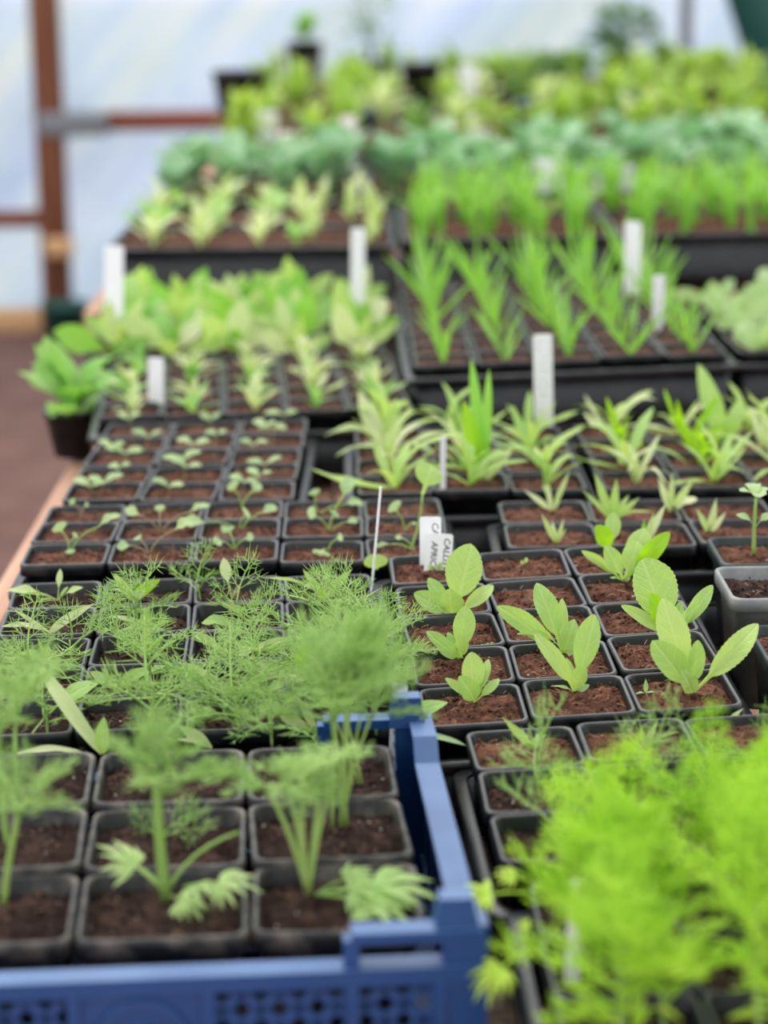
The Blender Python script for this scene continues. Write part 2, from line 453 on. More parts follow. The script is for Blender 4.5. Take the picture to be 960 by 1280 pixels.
def tray_mesh(cols, rows, p, H=.068, top=-.022, mg=.010):
    w, d = cols * p, rows * p; z0 = -H
    b = MB(); t = .007
    for c in range(cols + 1): b.box((c * p - t / 2 - .004, -.004, z0 - .004), (c * p + t / 2 + .004, d + .004, z0))
    for r in range(rows + 1): b.box((-.004, r * p - t / 2 - .004, z0 - .004), (w + .004, r * p + t / 2 + .004, z0))
    wl = MB(); ce = Vector((w / 2, d / 2, 0))
    ring = lambda e, z: [tuple(Vector(q) + Vector((w / 2, d / 2, 0))) for q in rsq(w / 2 + e, .012, z, 3, d / 2 + e)]
    wl.loops([ring(.001, z0 - .004), ring(mg - .002, top - .002), ring(mg - .0035, top - .002), ring(-.0005, z0)])
    rm = MB()
    rm.loops([ring(mg - .003, top), ring(mg + .004, top), ring(mg + .0055, top - .002), ring(mg + .0055, top - .007), ring(mg + .004, top - .007), ring(mg + .003, top - .003), ring(mg - .003, top - .003), ring(mg - .003, top)])
    return b.mesh('tray_floor', ['tray'], False), wl.mesh('tray_wall', ['tray']), rm.mesh('tray_rim', ['tray'])
TRAYS = {}
def carry_tray(T, cols, rows, label, top=-.022, mg=.010, group=None):
    k = (cols, rows, T.p, top, mg)
    if k not in TRAYS: TRAYS[k] = tray_mesh(cols, rows, T.p, .068 if T.p < .08 else .08, top, mg)
    f, w, r = TRAYS[k]
    o = thing('carry_tray', label, 'tray', T.m.copy(), group)
    link('tray_floor', f, o); link('tray_wall', w, o); link('tray_rim', r, o)
    return o
ORD = ['front', 'second', 'third', 'fourth', 'fifth', 'sixth', 'seventh', 'eighth']
COLW = {2: ['left', 'right'], 3: ['left', 'middle', 'right'], 4: ['leftmost', 'second', 'third', 'rightmost'], 5: ['leftmost', 'second', 'third', 'fourth', 'rightmost'], 6: ['leftmost', 'second', 'third', 'fourth', 'fifth', 'rightmost']}
def potted(T, c, r, label, size='s', soil='s', group=None, jit=1, dz=0, name='potted_seedling', cat='seedling'):
    m = T.cell(c, r, dz + U(-.0015, .0015) * jit, U(-.03, .03) * jit, U(-.0005, .0005) * jit, U(-.0005, .0005) * jit)
    o = thing(name, label, cat, m, group)
    link('pot', POT[size], o)
    s = link('compost', R.choice(SOIL[soil]), o)
    s.matrix_basis = Matrix.Rotation(R.randrange(4) * pi / 2, 4, 'Z')
    return o
def tops(T, o, d=-.006): return o.matrix_basis @ Vector((0, 0, d))

# ------------------------------------------------------------------ generic plants
UPV = Vector((0, 0, 1))
def az(a, el): return Vector((cos(a) * cos(el), sin(a) * cos(el), sin(el)))
def rosette(o, b, n, L, wr, kind, mat, el=(20, 65), bow=.14, fine=True):
    a0 = U(0, 6.28)
    for i in range(n):
        a = a0 + i * 2.4 + U(-.3, .3); e = radians(U(*el)); l = L * U(.65, 1.1)
        d = az(a, e); leaf(o, b, b + d * l, l * wr * U(.75, 1.25), kind, mat, bow * U(-.4, 2.0), UPV - d * d.z + Vector((0, -.15, .1)), fine)
def dill_plant(o, b, h, n, fl, kind='dill', mat='dill', stemmat='stem', lean=None, r=.0011, el=(15, 60)):
    top = b + Vector((U(-.1, .1) * h, U(-.1, .1) * h, h)) if lean is None else b + lean
    stem(o, b - Vector((0, 0, .002)), top, r, stemmat, .03)
    a0 = U(0, 6.28)
    for i in range(n):
        t = .3 + .7 * (i + 1) / n; p = b.lerp(top, t); a = a0 + i * 2.4; e = radians(U(*el) if i < n - 1 else el[1] + 15)
        frond(o, p, p + az(a, e) * fl * U(.7, 1.15), kind, mat, UPV)

# ================================================================== THE SETTING
GZ = -.78
def mat_ground(name, a, b, c, s=6):
    t = NT(name); tc = t.n('TexCoord').outputs['Object']
    n1 = t.noise(tc, s, 6, .6); n2 = t.noise(tc, s * 12, 4)
    col = t.mixc(t.math('MULTIPLY', n2, .6), t.ramp(n1, [(.3, a), (.55, b), (.75, c)]), b)
    p = t.n('BsdfPrincipled', Roughness=.95); t.l(col, p.inputs['Base Color'])
    t.l(t.bump(n2, .8, .02), p.inputs['Normal'])
    return t.fin(p.outputs[0])
M['earth'] = mat_ground('earth_path', lin(90, 62, 55), lin(116, 84, 75), lin(142, 108, 96))
M['lawn'] = mat_ground('lawn_grass', lin(92, 128, 70), lin(126, 160, 92), lin(160, 186, 120), 3)
M['grit'] = mat_soil('bench_grit', lin(70, 58, 50), lin(120, 102, 90), lin(190, 176, 160), .3)
def mat_sheet():
    t = NT('polythene_sheet'); tc = t.n('TexCoord').outputs['Object']
    d1 = t.n('VectorMath', operation='DOT_PRODUCT'); t.l(tc, d1.inputs[0]); d1.inputs[1].default_value = (3.4, 0, -2.9)
    d2 = t.n('VectorMath', operation='DOT_PRODUCT'); t.l(tc, d2.inputs[0]); d2.inputs[1].default_value = (.3, 0, .35)
    cb = t.n('CombineXYZ'); t.l(d1.outputs['Value'], cb.inputs[0]); t.l(d2.outputs['Value'], cb.inputs[1])
    n = t.noise(cb.outputs[0], 1.3, 4, .5)
    col = t.ramp(n, [(.34, lin(178, 186, 228)), (.5, lin(194, 200, 234)), (.66, lin(214, 211, 226))])
    tr = t.n('BsdfTranslucent'); t.l(col, tr.inputs['Color'])
    df = t.n('BsdfDiffuse'); t.l(col, df.inputs['Color'])
    tp = t.n('BsdfTransparent')
    gl = t.n('BsdfGlossy', Roughness=.25)
    a = t.n('MixShader'); a.inputs[0].default_value = .22; t.l(tr.outputs[0], a.inputs[1]); t.l(df.outputs[0], a.inputs[2])
    b = t.n('MixShader'); b.inputs[0].default_value = .14; t.l(a.outputs[0], b.inputs[1]); t.l(tp.outputs[0], b.inputs[2])
    c = t.n('MixShader'); c.inputs[0].default_value = .05; t.l(b.outputs[0], c.inputs[1]); t.l(gl.outputs[0], c.inputs[2])
    return t.fin(c.outputs[0])
M['sheet'] = mat_sheet()
def grid_mesh(name, x0, x1, y0, y1, nx, ny, fz, mat):
    mb = MB()
    vs = [(x0 + (x1 - x0) * i / nx, y0 + (y1 - y0) * j / ny, 0) for i in range(nx + 1) for j in range(ny + 1)]
    vs = [(x, y, fz(x, y)) for x, y, _ in vs]
    mb.add(vs, [(i * (ny + 1) + j, (i + 1) * (ny + 1) + j, (i + 1) * (ny + 1) + j + 1, i * (ny + 1) + j + 1) for i in range(nx) for j in range(ny)])
    return mb.mesh(name, [mat])
struct('floor', grid_mesh('floor', -5, 5, -1.5, 8.42, 80, 80, lambda x, y: .018 * noise.noise(Vector((x * 2, y * 2, 0))) + .008 * noise.noise(Vector((x * 9, y * 9, 3))), 'earth'), Matrix.Translation((0, 0, GZ)), None, 'trodden brown earth path beside the bench')
struct('lawn', grid_mesh('lawn', -30, 30, 8.42, 60, 30, 30, lambda x, y: .1 * noise.noise(Vector((x * .5, y * .5, 0))), 'lawn'), Matrix.Translation((0, 0, GZ)), None, 'grass outside the far polythene wall')
YW = 8.3
sh = MB(); nx, nz = 120, 60
def fold(x, z):
    s = x * .75 - z * .67
    return .03 * sin(s * 9 + 2 * noise.noise(Vector((x * .7, z * .7, 0)))) + .05 * noise.noise(Vector((s * 3.2, (x + z) * .5, 4))) + .015 * noise.noise(Vector((x * 6, z * 6, 1)))
sh.add([(-4 + 8 * i / nx, fold(-4 + 8 * i / nx, GZ + 3.2 * j / nz), 3.2 * j / nz) for i in range(nx + 1) for j in range(nz + 1)],
       [(i * (nz + 1) + j, (i + 1) * (nz + 1) + j, (i + 1) * (nz + 1) + j + 1, i * (nz + 1) + j + 1) for i in range(nx) for j in range(nz)])
struct('wall_back', sh.mesh('wall_back', ['sheet']), Matrix.Translation((0, YW + .16, GZ)), None, 'milky polythene sheet with diagonal folds at the tunnel end')
def beam(name, lo, hi, mat, label, loc=(0, 0, 0)):
    mb = MB(); lo, hi = Vector(lo), Vector(hi); c = (lo + hi) / 2; h = (hi - lo) / 2; e = .006
    L = []
    ax = max(range(3), key=lambda k: h[k]); o1, o2 = [k for k in range(3) if k != ax]
    for s_, ee in ((-1, e), (-1, 0), (1, 0), (1, e)):
        ring = []
        for q in rsq(h[o1] - ee, .012, 0, 2, h[o2] - ee):
            p = [0, 0, 0]; p[ax] = s_ * (h[ax] - (0 if ee else e)); p[o1], p[o2] = q[0], q[1]; ring.append(p)
        L.append(ring)
    mb.loops(L, 0, True, True, True)
    return struct(name, mb.mesh(name, [mat]), Matrix.Translation(c), None, label)
beam('trim_1', (-1.235, YW - .06, GZ), (-1.135, YW + .05, 1.9), 'woodred', 'upright red-brown timber post of the tunnel end')
beam('trim_2', (-1.135, YW - .03, -.058), (-.30, YW + .03, .012), 'woodredx', 'horizontal red-brown timber rail right of the post')
beam('trim_3', (-3.6, YW - .03, -.40), (-1.235, YW + .03, -.34), 'woodredx', 'lower timber rail left of the post')
beam('trim_4', (-3.6, YW - .08, GZ), (-1.24, YW + .02, GZ + .085), 'woodlight', 'pale base board on the ground left of the post')
beam('trim_5', (1.075, YW - .02, GZ), (1.12, YW + .025, 2.2), 'steel', 'thin dark grey upright pole at the tunnel end')
beam('trim_6', (-1.21, YW - .10, -.50), (-1.11, YW - .06, -.43), 'woodlight', 'pale timber block fixed to the post')
beam('trim_7', (-1.22, YW - .075, -.07), (-.97, YW - .03, .015), 'steel', 'grey metal bracket at the post and rail joint')
nb = MB(); nb.add([(1.26 + (.44 - 1.6 * j / 12) * .36 + i / 10 * 1.6, YW + .05 + .02 * sin(i * 2.1 + j), -.05 + 1.6 * j / 12) for i in range(11) for j in range(13)],
       [(i * 13 + j, (i + 1) * 13 + j, (i + 1) * 13 + j + 1, i * 13 + j + 1) for i in range(10) for j in range(12)])
_n = link('shade_net', nb.mesh('shade_net', ['teal'])); _n.matrix_basis = Matrix.Translation((-.02, 0, 0))
tag(_n, 'green shade netting hanging in the upper corner of the far wall', 'netting')
so = _n.modifiers.new('thickness', 'SOLIDIFY'); so.thickness = .004
# shrubs outside, seen dimly through the sheet
def scrub(x, y, w, h, seed, label):
    rr = random.Random(seed); mb = MB()
    for i in range(900):
        a, b_, q = rr.uniform(0, 6.28), rr.uniform(0, pi / 2), rr.uniform(.7, 1)
        p = Vector((cos(a) * cos(b_) * w * q, sin(a) * cos(b_) * w * .6 * q, sin(b_) * h * q))
        d = Vector((rr.gauss(0, 1), rr.gauss(0, 1), rr.gauss(0, 1))).normalized(); e = d.orthogonal().normalized(); s_ = rr.uniform(.04, .09)
        mb.add([p, p + (d + e * .5) * s_, p + d * 2 * s_, p + (d - e * .5) * s_], [(0, 1, 2, 3)])
    o = link('bush', mb.mesh('bush', ['shrub']), None, Matrix.Translation((x, y, GZ))); tag(o, label, 'bush')
scrub(-2.4, 12.5, 1.2, .75, 3, 'blurred green bush outside, left of the timber post')
scrub(-.6, 14, 1.3, .55, 4, 'blurred low green bush outside, right of the timber post')

# ------------------------------------------------------------------ bench
def bench(label, x0, x1, y0, y1, z, name='potting_bench'):
    o = thing(name, label, 'bench', Matrix.Translation((x0, y0, GZ)))
    t = .022; zz = z - GZ
    n = max(2, round((x1 - x0) / .14)); w = (x1 - x0) / n
    me = MB(); me.box((0, 0, 0), (w - .006, y1 - y0, t)); me = me.mesh('plank', ['woodpale'], False)
    for k in range(n):
        p = link('plank', me, o); p.location = (k * w + .003, 0, zz - t - .003)
    fr = MB(); fr.box((0, 0, 0), (.022, y1 - y0, .09)); fm = fr.mesh('edge_board', ['woodpale'], False)
    for xx in (-.022, x1 - x0):
        p = link('edge_board', fm, o); p.location = (xx, 0, zz - .095)
    bt = MB(); bt.box((0, -.03, 0), (x1 - x0, .03, .05)); bm = bt.mesh('batten', ['woodpale'], False)
    lg = MB(); lg.box((-.035, -.035, 0), (.035, .035, zz - .075)); lm = lg.mesh('leg', ['woodpale'], False)
    k = max(2, round((y1 - y0) / 1.3))
    for i in range(k + 1):
        yy = .05 + (y1 - y0 - .1) * i / k
        p = link('batten', bm, o); p.location = (0, yy, zz - .075)
        for xx in (.06, x1 - x0 - .06):
            p = link('leg', lm, o); p.location = (xx, yy, 0)
    return o
bench('long pale timber potting bench under the nearer trays', -.345, 1.25, .70, 3.16, 0)
bench('slightly higher pale timber bench under the far trays', -.40, 1.9, 3.20, 7.6, .085)
gr = grid_mesh('grit', .045, .075, .75, 1.42, 3, 60, lambda x, y: .003 * noise.noise(Vector((x * 90, y * 90, 0))) + .003, 'grit')
tag(link('gritty_sand', gr), 'gritty brown sand spilt on the bench beside the blue crate', 'sand', None, 'stuff')

# ================================================================== BLUE CRATE
KC = Matrix.Translation((.047, 1.056, .001)) @ Matrix.Rotation(.066, 4, 'Z')
crate = thing('plastic_crate', 'blue plastic lattice crate with pegged corners holding large pots', 'crate', KC)
CW, CD = .40, .330
def lattice(mb, a0, a1, z0, z1, sp, bw, f):
    h = z1 - z0; k = a0 - h
    def bar(p, q):
        (xa, za), (xb, zb) = p, q; d = Vector((xb - xa, zb - za)); 
        if d.length < .004: return
        nrm = Vector((-d.y, d.x)).normalized() * bw / 2
        c4 = [(xa + nrm.x, za + nrm.y), (xb + nrm.x, zb + nrm.y), (xb - nrm.x, zb - nrm.y), (xa - nrm.x, za - nrm.y)]
        vs = [f(x, 0, z) for x, z in c4] + [f(x, .003, z) for x, z in c4]
        mb.add(vs, [(0, 1, 2, 3), (7, 6, 5, 4), (0, 4, 5, 1), (1, 5, 6, 2), (2, 6, 7, 3), (3, 7, 4, 0)])
    while k < a1:
        for sgn in (1, -1):
            ta, tb = max(0, (a0 - k) / h), min(1, (a1 - k) / h)
            if tb > ta:
                za, zb = z0 + ta * h, z0 + tb * h
                if sgn < 0: za, zb = z0 + z1 - za, z0 + z1 - zb
                bar((k + ta * h, za), (k + tb * h, zb))
        k += sp
def wall_long(y, out):                  # front or back wall
    zt = .083 if out < 0 else .068
    f = lambda x, t, z: (x, y + out * (t - .003), z)
    def bx(x0, x1, z0, z1, t0, t1):
        mb.box((x0, min(y + out * t0, y + out * t1), z0), (x1, max(y + out * t0, y + out * t1), z1))
    mb = MB(); bx(-CW, 0, zt - .009, zt, -.012, .004); bx(-CW, 0, 0, .012, -.006, .003)
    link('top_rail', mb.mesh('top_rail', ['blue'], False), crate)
    ribs = [-.333, -.245, -.205, -.138, -.066, -.022, -.378]
    for x in ribs:
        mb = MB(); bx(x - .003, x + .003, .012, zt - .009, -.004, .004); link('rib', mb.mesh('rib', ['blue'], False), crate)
    edges = sorted([-CW + .014] + ribs + [-.014])
    for a, b in zip(edges[:-1], edges[1:]):
        mb = MB()
        if abs(a + .205) < .001:
            bx(a + .003, b - .003, .012, zt - .009, -.003, .001)
            c = ((a + b) / 2, .046); ring = lambda r, t: [f(c[0] + r * cos(k * pi / 12), t, c[1] + r * sin(k * pi / 12)) for k in range(24)]
            mb.loops([ring(.025, .003), ring(.025, .0065), ring(.021, .0065), ring(.021, .003)])
            mb.loops([ring(.013, .003), ring(.013, .0055), ring(.011, .0055), ring(.011, .003)])
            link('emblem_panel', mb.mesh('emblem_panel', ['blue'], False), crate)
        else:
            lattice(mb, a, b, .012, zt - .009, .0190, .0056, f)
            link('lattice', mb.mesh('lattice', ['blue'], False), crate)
    for x0, x1 in ((-.066, 0), (-CW, -CW + .066)):
        mb = MB(); xi = x0 if x1 == 0 else x1
        bx(x0, x1, .096, .102, -.012, .003); bx(xi - .004, xi + .004, zt, .098, -.008, .002)
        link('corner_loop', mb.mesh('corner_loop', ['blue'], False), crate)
def wall_side(x, out):
    f = lambda y, t, z: (x + out * (t - .003), y, z)
    def bx(y0, y1, z0, z1, t0, t1):
        mb.box((min(x + out * t0, x + out * t1), y0, z0), (max(x + out * t0, x + out * t1), y1, z1))
    mb = MB()
    prof_ = [(.0, .103), (.018, .103), (.032, .090), (CD - .060, .090), (CD - .045, .102), (CD, .102)]
    L = []
    for yy, zz in prof_:
        L.append([(x + out * t, yy, zz - d) for t, d in ((.003, 0), (.003, .012), (.0005, .012), (.0005, .003), (-.010, .003), (-.012, .0035), (-.012, 0))])
    mb.loops(L, 0, True, True, True)
    bx(0, CD, 0, .012, -.006, .003)
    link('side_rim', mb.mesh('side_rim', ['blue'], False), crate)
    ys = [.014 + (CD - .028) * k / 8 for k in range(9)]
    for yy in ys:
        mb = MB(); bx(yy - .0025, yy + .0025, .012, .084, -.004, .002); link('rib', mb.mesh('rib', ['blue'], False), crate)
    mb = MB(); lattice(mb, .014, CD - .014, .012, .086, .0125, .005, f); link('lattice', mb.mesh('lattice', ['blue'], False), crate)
wall_long(0, -1); wall_long(CD, 1); wall_side(0, 1); wall_side(-CW, -1)
for cx in (0, -CW):
    for cy in (0, CD):
        sx, sy = (1 if cx == 0 else -1), (1 if cy else -1)
        mb = MB(); a, b = sorted((cx + sx * .002, cx - sx * .020)); c, d = sorted((cy + sy * .002, cy - sy * .016))
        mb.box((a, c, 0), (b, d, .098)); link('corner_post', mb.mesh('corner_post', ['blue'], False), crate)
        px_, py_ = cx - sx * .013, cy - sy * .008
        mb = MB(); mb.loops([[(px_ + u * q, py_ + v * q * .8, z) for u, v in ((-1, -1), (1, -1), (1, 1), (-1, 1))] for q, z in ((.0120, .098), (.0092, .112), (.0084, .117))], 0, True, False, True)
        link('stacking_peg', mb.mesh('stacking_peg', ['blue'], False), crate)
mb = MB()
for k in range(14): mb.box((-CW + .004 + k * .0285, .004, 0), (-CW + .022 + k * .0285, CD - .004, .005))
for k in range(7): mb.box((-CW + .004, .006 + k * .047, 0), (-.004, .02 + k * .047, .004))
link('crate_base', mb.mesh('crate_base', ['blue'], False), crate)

# ------------------------------------------------------------------ large pots in the crate
TK = Tray(-.2560, 1.0810, .088, .066, 0, 0, .0925, .0895)
KL = {}
knames = ['left', 'middle', 'right']
for r in range(3):
    for c in range(-1, 3):
        if c < 0: 
            continue
        lab = f"worn square pot in the blue crate, {ORD[r] if r < 2 else 'back'} row, {knames[c]} of those in view"
        KL[c, r] = potted(TK, c, r, lab, 'l', 'l', 'large pots in the blue crate', 1, -.004 + .003 * r, 'potted_fennel', 'seedling')
SP = lambda T, c, r, u=.5, v=.5: T.soil(c, r, u, v, -.008)
# feathery heads: crown points given by pixel at the plant's own distance
def fennel(o, b, crown, n, fl, r=.0022, kind='dill', mat='dill', e=(5, 70)):
    stem(o, b - Vector((0, 0, .004)), crown, r, 'stem', .02, 'stem', .75)
    a0 = U(0, 6.28)
    for i in range(n):
        a = a0 + i * 2.4; d = az(a, radians(U(*e)))
        frond(o, crown.lerp(b, U(0, .18)), crown + d * fl * U(.75, 1.15), kind, mat, UPV)
def base_at(px, py, T, d=-.009): return T.onplane(px, py, d)
o = KL[1, 0]; b = base_at(207, 1118, TK); fennel(o, b, GD(196, 968, b.y - .012), 9, .042, .0034, 'dense', 'dill', (15, 80))
for q in ((150, 1075), (300, 1040)): stem(o, b, GD(q[0], q[1], b.y + .01), .0012, 'stem', .12, 'leaf_stalk')
fan(o, b, GD(120, 1050, b.y + .01)); fan(o, b, GD(255, 1150, b.y - .03))
for tx, ty, dy in ((330, 1110, -.02), (265, 1120, -.035)): fan(o, b + Vector((.01, 0, .004)), GD(tx, ty, b.y + dy))
o = KL[0, 0]; b = base_at(4, 1125, TK); fennel(o, b, GD(25, 1010, b.y), 8, .042, .0022, 'dill')
o = KL[0, 1]; b = base_at(10, 1060, TK); fennel(o, b, GD(-5, 900, b.y), 7, .05, .0022, 'dill')
o = KL[0, 2]; b = base_at(20, 985, TK); fennel(o, b, GD(20, 890, b.y), 8, .05, .0018, 'dill')
o = KL[1, 1]; b = base_at(200, 1050, TK)
for tx, ty in ((165, 1010), (255, 1005), (265, 1030)): frond(o, b, GD(tx, ty, b.y), 'sparse', 'dill')
o = KL[1, 2]; b = base_at(225, 985, TK); fennel(o, b, GD(200, 925, b.y), 3, .03, .0014, 'dill')
o = KL[2, 0]; b = base_at(385, 1118, TK)
for tx, ty, dy in ((335, 985, .0), (362, 985, .02), (378, 975, -.01), (412, 985, .015), (400, 990, .03)):
    p = GD(tx, ty, b.y + dy); stem(o, b, p, .0019, 'stem', .03, 'leaf_stalk', .6)
    for k in range(3): frond(o, p, p + az(U(0, 6.28), radians(U(-15, 40))) * U(.03, .045), 'dense', 'dill', UPV)
for tx, ty, dy in ((500, 1120, -.02), (478, 1085, .01), (530, 1160, -.035), (560, 1120, -.02)): fan(o, b + Vector((.004, 0, 0)), GD(tx, ty, b.y + dy))
o = KL[2, 1]; b = base_at(425, 1035, TK)
for tx, ty, dy in ((432, 880, 0), (452, 890, .02), (415, 900, -.01), (440, 850, .03), (462, 900, .0), (420, 860, .02)):
    p = GD(tx, ty, b.y + dy); stem(o, b + Vector((U(-.006, .006), 0, 0)), p, .0013, 'stem', .02, 'leaf_stalk', .6)
    for k in range(5): frond(o, p, p + az(U(0, 6.28), radians(U(0, 75))) * U(.035, .06), 'dill', 'dill', UPV)

b = base_at(440, 985, TK)
for k in range(6):
    p = b + Vector((U(-.02, .02), U(-.01, .01), U(.05, .075)))
    stem(KL[2, 2], b + Vector((U(-.008, .008), 0, 0)), p, .001, 'stem', .02, 'leaf_stalk', .6)
    frond(KL[2, 2], p, p + az(U(0, 6.28), radians(U(10, 70))) * .045, 'dill', 'dill', UPV)

# ================================================================== TRAY C: asters
def hero(o, T, bx_, by_, tips, kind='aster', mat='aster', d=-.006):
    b = T.onplane(bx_, by_, d)
    for q in tips:
        tx, ty, dy, w = q[:4]; bow = q[4] if len(q) > 4 else .1; m_ = q[5] if len(q) > 5 else mat; k_ = q[6] if len(q) > 6 else kind
        tip = GD(tx, ty, b.y + dy); wm = w * (tip.y / cos(TH)) / F * (.75 if k_ == 'lance' else 1)
        dd = (tip - b)
        n = Vector((0, -1, .45)) if dd.z > .5 * abs(dd.length) else Vector((0, -.5, 1))
        leaf(o, b, tip, wm, k_, m_, bow, n)
    return b
TC = Tray(.0255, 1.4366, .0752, .0645, .0539, .0378)
carry_tray(TC, 3, 5, 'black carry tray holding the toothed-leaf aster seedlings behind the blue crate', mg=.008)
CL = {}
clooks = {(0, 0): 'short stocky aster seedling with a round upright leaf', (1, 0): 'aster seedling with a pale round leaf and arching leaf', (2, 0): 'large aster seedling with a long leaf reaching sideways',
          (0, 1): 'aster seedling with an oval upright leaf', (1, 1): 'aster seedling with a long leaf pointing left', (2, 1): 'aster seedling with a broad tall toothed leaf',
          (0, 2): 'pot of brown compost with only a stray leaf', (1, 2): 'bare compost pot partly hidden by aster leaves', (2, 2): 'bare compost pot behind the tallest aster',
          (0, 3): 'tall aster seedling with a big pointed leaf', (1, 3): 'bare pot of brown compost with a curved fibre', (2, 3): 'aster seedling with five overlapping upright leaves',
          (0, 4): 'pot with two handwritten labels and a tiny sprout', (1, 4): 'mossy compost pot with one tiny yellow sprout', (2, 4): 'small aster seedling with two bright leaves'}
for r in range(5):
    for c in range(3):
        CL[c, r] = potted(TC, c, r, f"{clooks[c, r]}, {ORD[r] if r < 4 else 'back'} row of aster tray", 's', 's', 'pots in the aster tray')
hero(CL[0, 0], TC, 594, 878, [(588, 815, .004, 29, .06), (557, 847, -.004, 12, .14), (611, 824, .012, 13, .1), (574, 845, -.016, 26, .2), (624, 848, .004, 12, .2), (600, 850, .0, 9, .05)])
hero(CL[0, 1], TC, 576, 826, [(581, 757, .006, 28, .05), (533, 789, .0, 17, .2), (541, 797, -.012, 20, .2), (578, 788, -.01, 17, .1), (560, 790, .005, 12, .1), (570, 822, -.01, 9, .1, 'cotyl', 'oval')])
hero(CL[0, 2], TC, 598, 806, [(624, 815, -.01, 14, .1)])
hero(CL[0, 3], TC, 566, 772, [(590, 680, .012, 46, .04), (517, 742, -.004, 24, .25), (562, 736, -.012, 30, .1), (617, 732, .01, 19, .12), (536, 722, .01, 18, .1)])
hero(CL[0, 4], TC, 545, 716, [(541, 700, .006, 8), (552, 703, .0, 6), (536, 706, .0, 6)])
hero(CL[1, 0], TC, 717, 866, [(744, 768, .012, 32, .06), (668, 792, -.004, 20, .3), (688, 858, -.008, 6, .15, 'cotyl', 'lance'), (737, 856, -.004, 9, .1, 'cotyl', 'oval'), (730, 828, -.014, 20, .15), (708, 822, .006, 12, .1)])
hero(CL[1, 1], TC, 703, 818, [(622, 757, -.004, 25, .12), (672, 728, .012, 29, .1), (703, 748, .01, 15, .08), (718, 774, -.008, 24, .28), (646, 793, -.014, 14, .2), (722, 808, -.01, 14, .1, 'cotyl', 'oval')])
hero(CL[1, 4], TC, 655, 707, [(659, 697, .004, 5), (651, 701, 0, 5)])
hero(CL[2, 0], TC, 864, 868, [(948, 780, .004, 30, .1), (816, 800, -.01, 36, .12), (829, 747, .008, 40, .06), (872, 800, -.004, 22, .08), (852, 838, -.016, 24, .25), (853, 850, .004, 7, .08)])
b = TC.onplane(807, 868)
for q in ((807, 848, .0, 8), (793, 868, -.006, 5), (820, 865, -.002, 5)): hero(CL[2, 0], TC, 807, 867, [q + (.1, 'cotyl', 'lance')])
hero(CL[2, 1], TC, 838, 800, [(803, 698, .012, 56, .05), (812, 742, -.010, 26, .12, 'bright'), (776, 757, -.004, 16, .2), (892, 732, .012, 20, .12), (868, 755, .0, 12, .1), (853, 752, .02, 14, .08)])
hero(CL[2, 3], TC, 779, 727, [(727, 688, -.002, 11, .14), (757, 681, -.008, 22, .15), (805, 660, .02, 30, .06), (797, 676, .004, 28, .1), (838, 666, .0, 23, .12, 'bright'), (762, 722, 0, 5, .1), (788, 722, -.005, 6, .1)])
hero(CL[2, 4], TC, 764, 688, [(744, 657, -.008, 22, .22, 'bright'), (768, 640, .012, 20, .08), (757, 672, 0, 10)])

# labels stuck in the compost
def plate_mesh(w, h, t=.0008):
    mb = MB(); o_ = [(-w / 2 + .0015, h), (w / 2 - .0015, h), (w / 2, h - .0015), (w / 2, .02), (.0, 0), (-w / 2, .02), (-w / 2, h - .0015)]
    mb.loops([[(x, -t / 2, z) for x, z in o_], [(x, t / 2, z) for x, z in o_]], 0, True, True, True)
    return mb.mesh('label_plate', ['white'], False)
def scribble(w, h, seed):
    rr = random.Random(seed); mb = MB(); z = h - .006
    while z > h * .45:
        for x0 in (-w * .18, w * .2):
            p = [(x0 + rr.uniform(-w * .13, w * .13), -.0007, z - k * .0011) for k in range(4)]
            mb.tube(p, .00035, 3)
        z -= rr.uniform(.007, .010)
    return mb.mesh('handwriting', ['ink'])
def label_at(px, pyt, pyb, wpx, Y, label, lean=(0, 0), bury=.025, marks=None, yaw=0, group=None):
    tp, bt = GD(px + lean[0], pyt, Y + lean[1]), GD(px, pyb, Y)
    z = (tp - bt).normalized(); x = Vector((cos(yaw), sin(yaw), 0)); x = (x - z * x.dot(z)).normalized(); y = z.cross(x)
    h = (tp - bt).length + bury; w = wpx * Y / cos(TH) / F
    m = Matrix((x, y, z)).transposed().to_4x4(); m.translation = bt - z * bury
    o = thing('plant_label', label, 'plant label', m, group)
    pl = link('label_plate', plate_mesh(w, h), o)
    if marks == 'scribble': link('handwriting', scribble(w, h, int(px)), pl)
    elif marks:
        for txt, size, fx, z0 in marks:
            cu = bpy.data.curves.new('handwriting', 'FONT'); cu.body = txt; cu.size = size; cu.offset = .00004; cu.shear = .15
            cu.materials.append(M['ink']); cu.resolution_u = 2
            tmp = bpy.data.objects.new('tmp', cu); COL.objects.link(tmp)
            me = bpy.data.meshes.new_from_object(tmp.evaluated_get(bpy.context.evaluated_depsgraph_get())); bpy.data.objects.remove(tmp)
            t = link('handwriting', me, pl)
            mm = Matrix(((0, 1, 0), (0, 0, -1), (-1, 0, 0))).to_4x4(); mm.translation = (fx * w, -.0006, h - z0); t.matrix_basis = mm
    return o
yl = TC.onplane(548, 716).y
label_at(538, 646, 722, 27, yl + .012, 'white plant label standing behind, partly covered, reading CA', marks=[('CALLIST', .0075, .08, .0045)], lean=(0, .006))
label_at(546, 667, 720, 34, yl, 'white plant label in front, handwritten CALLIST APRICOT', marks=[('CALLIST', .0072, .18, .003), ('APRICOT', .0072, -.28, .0065)], lean=(4, .004))

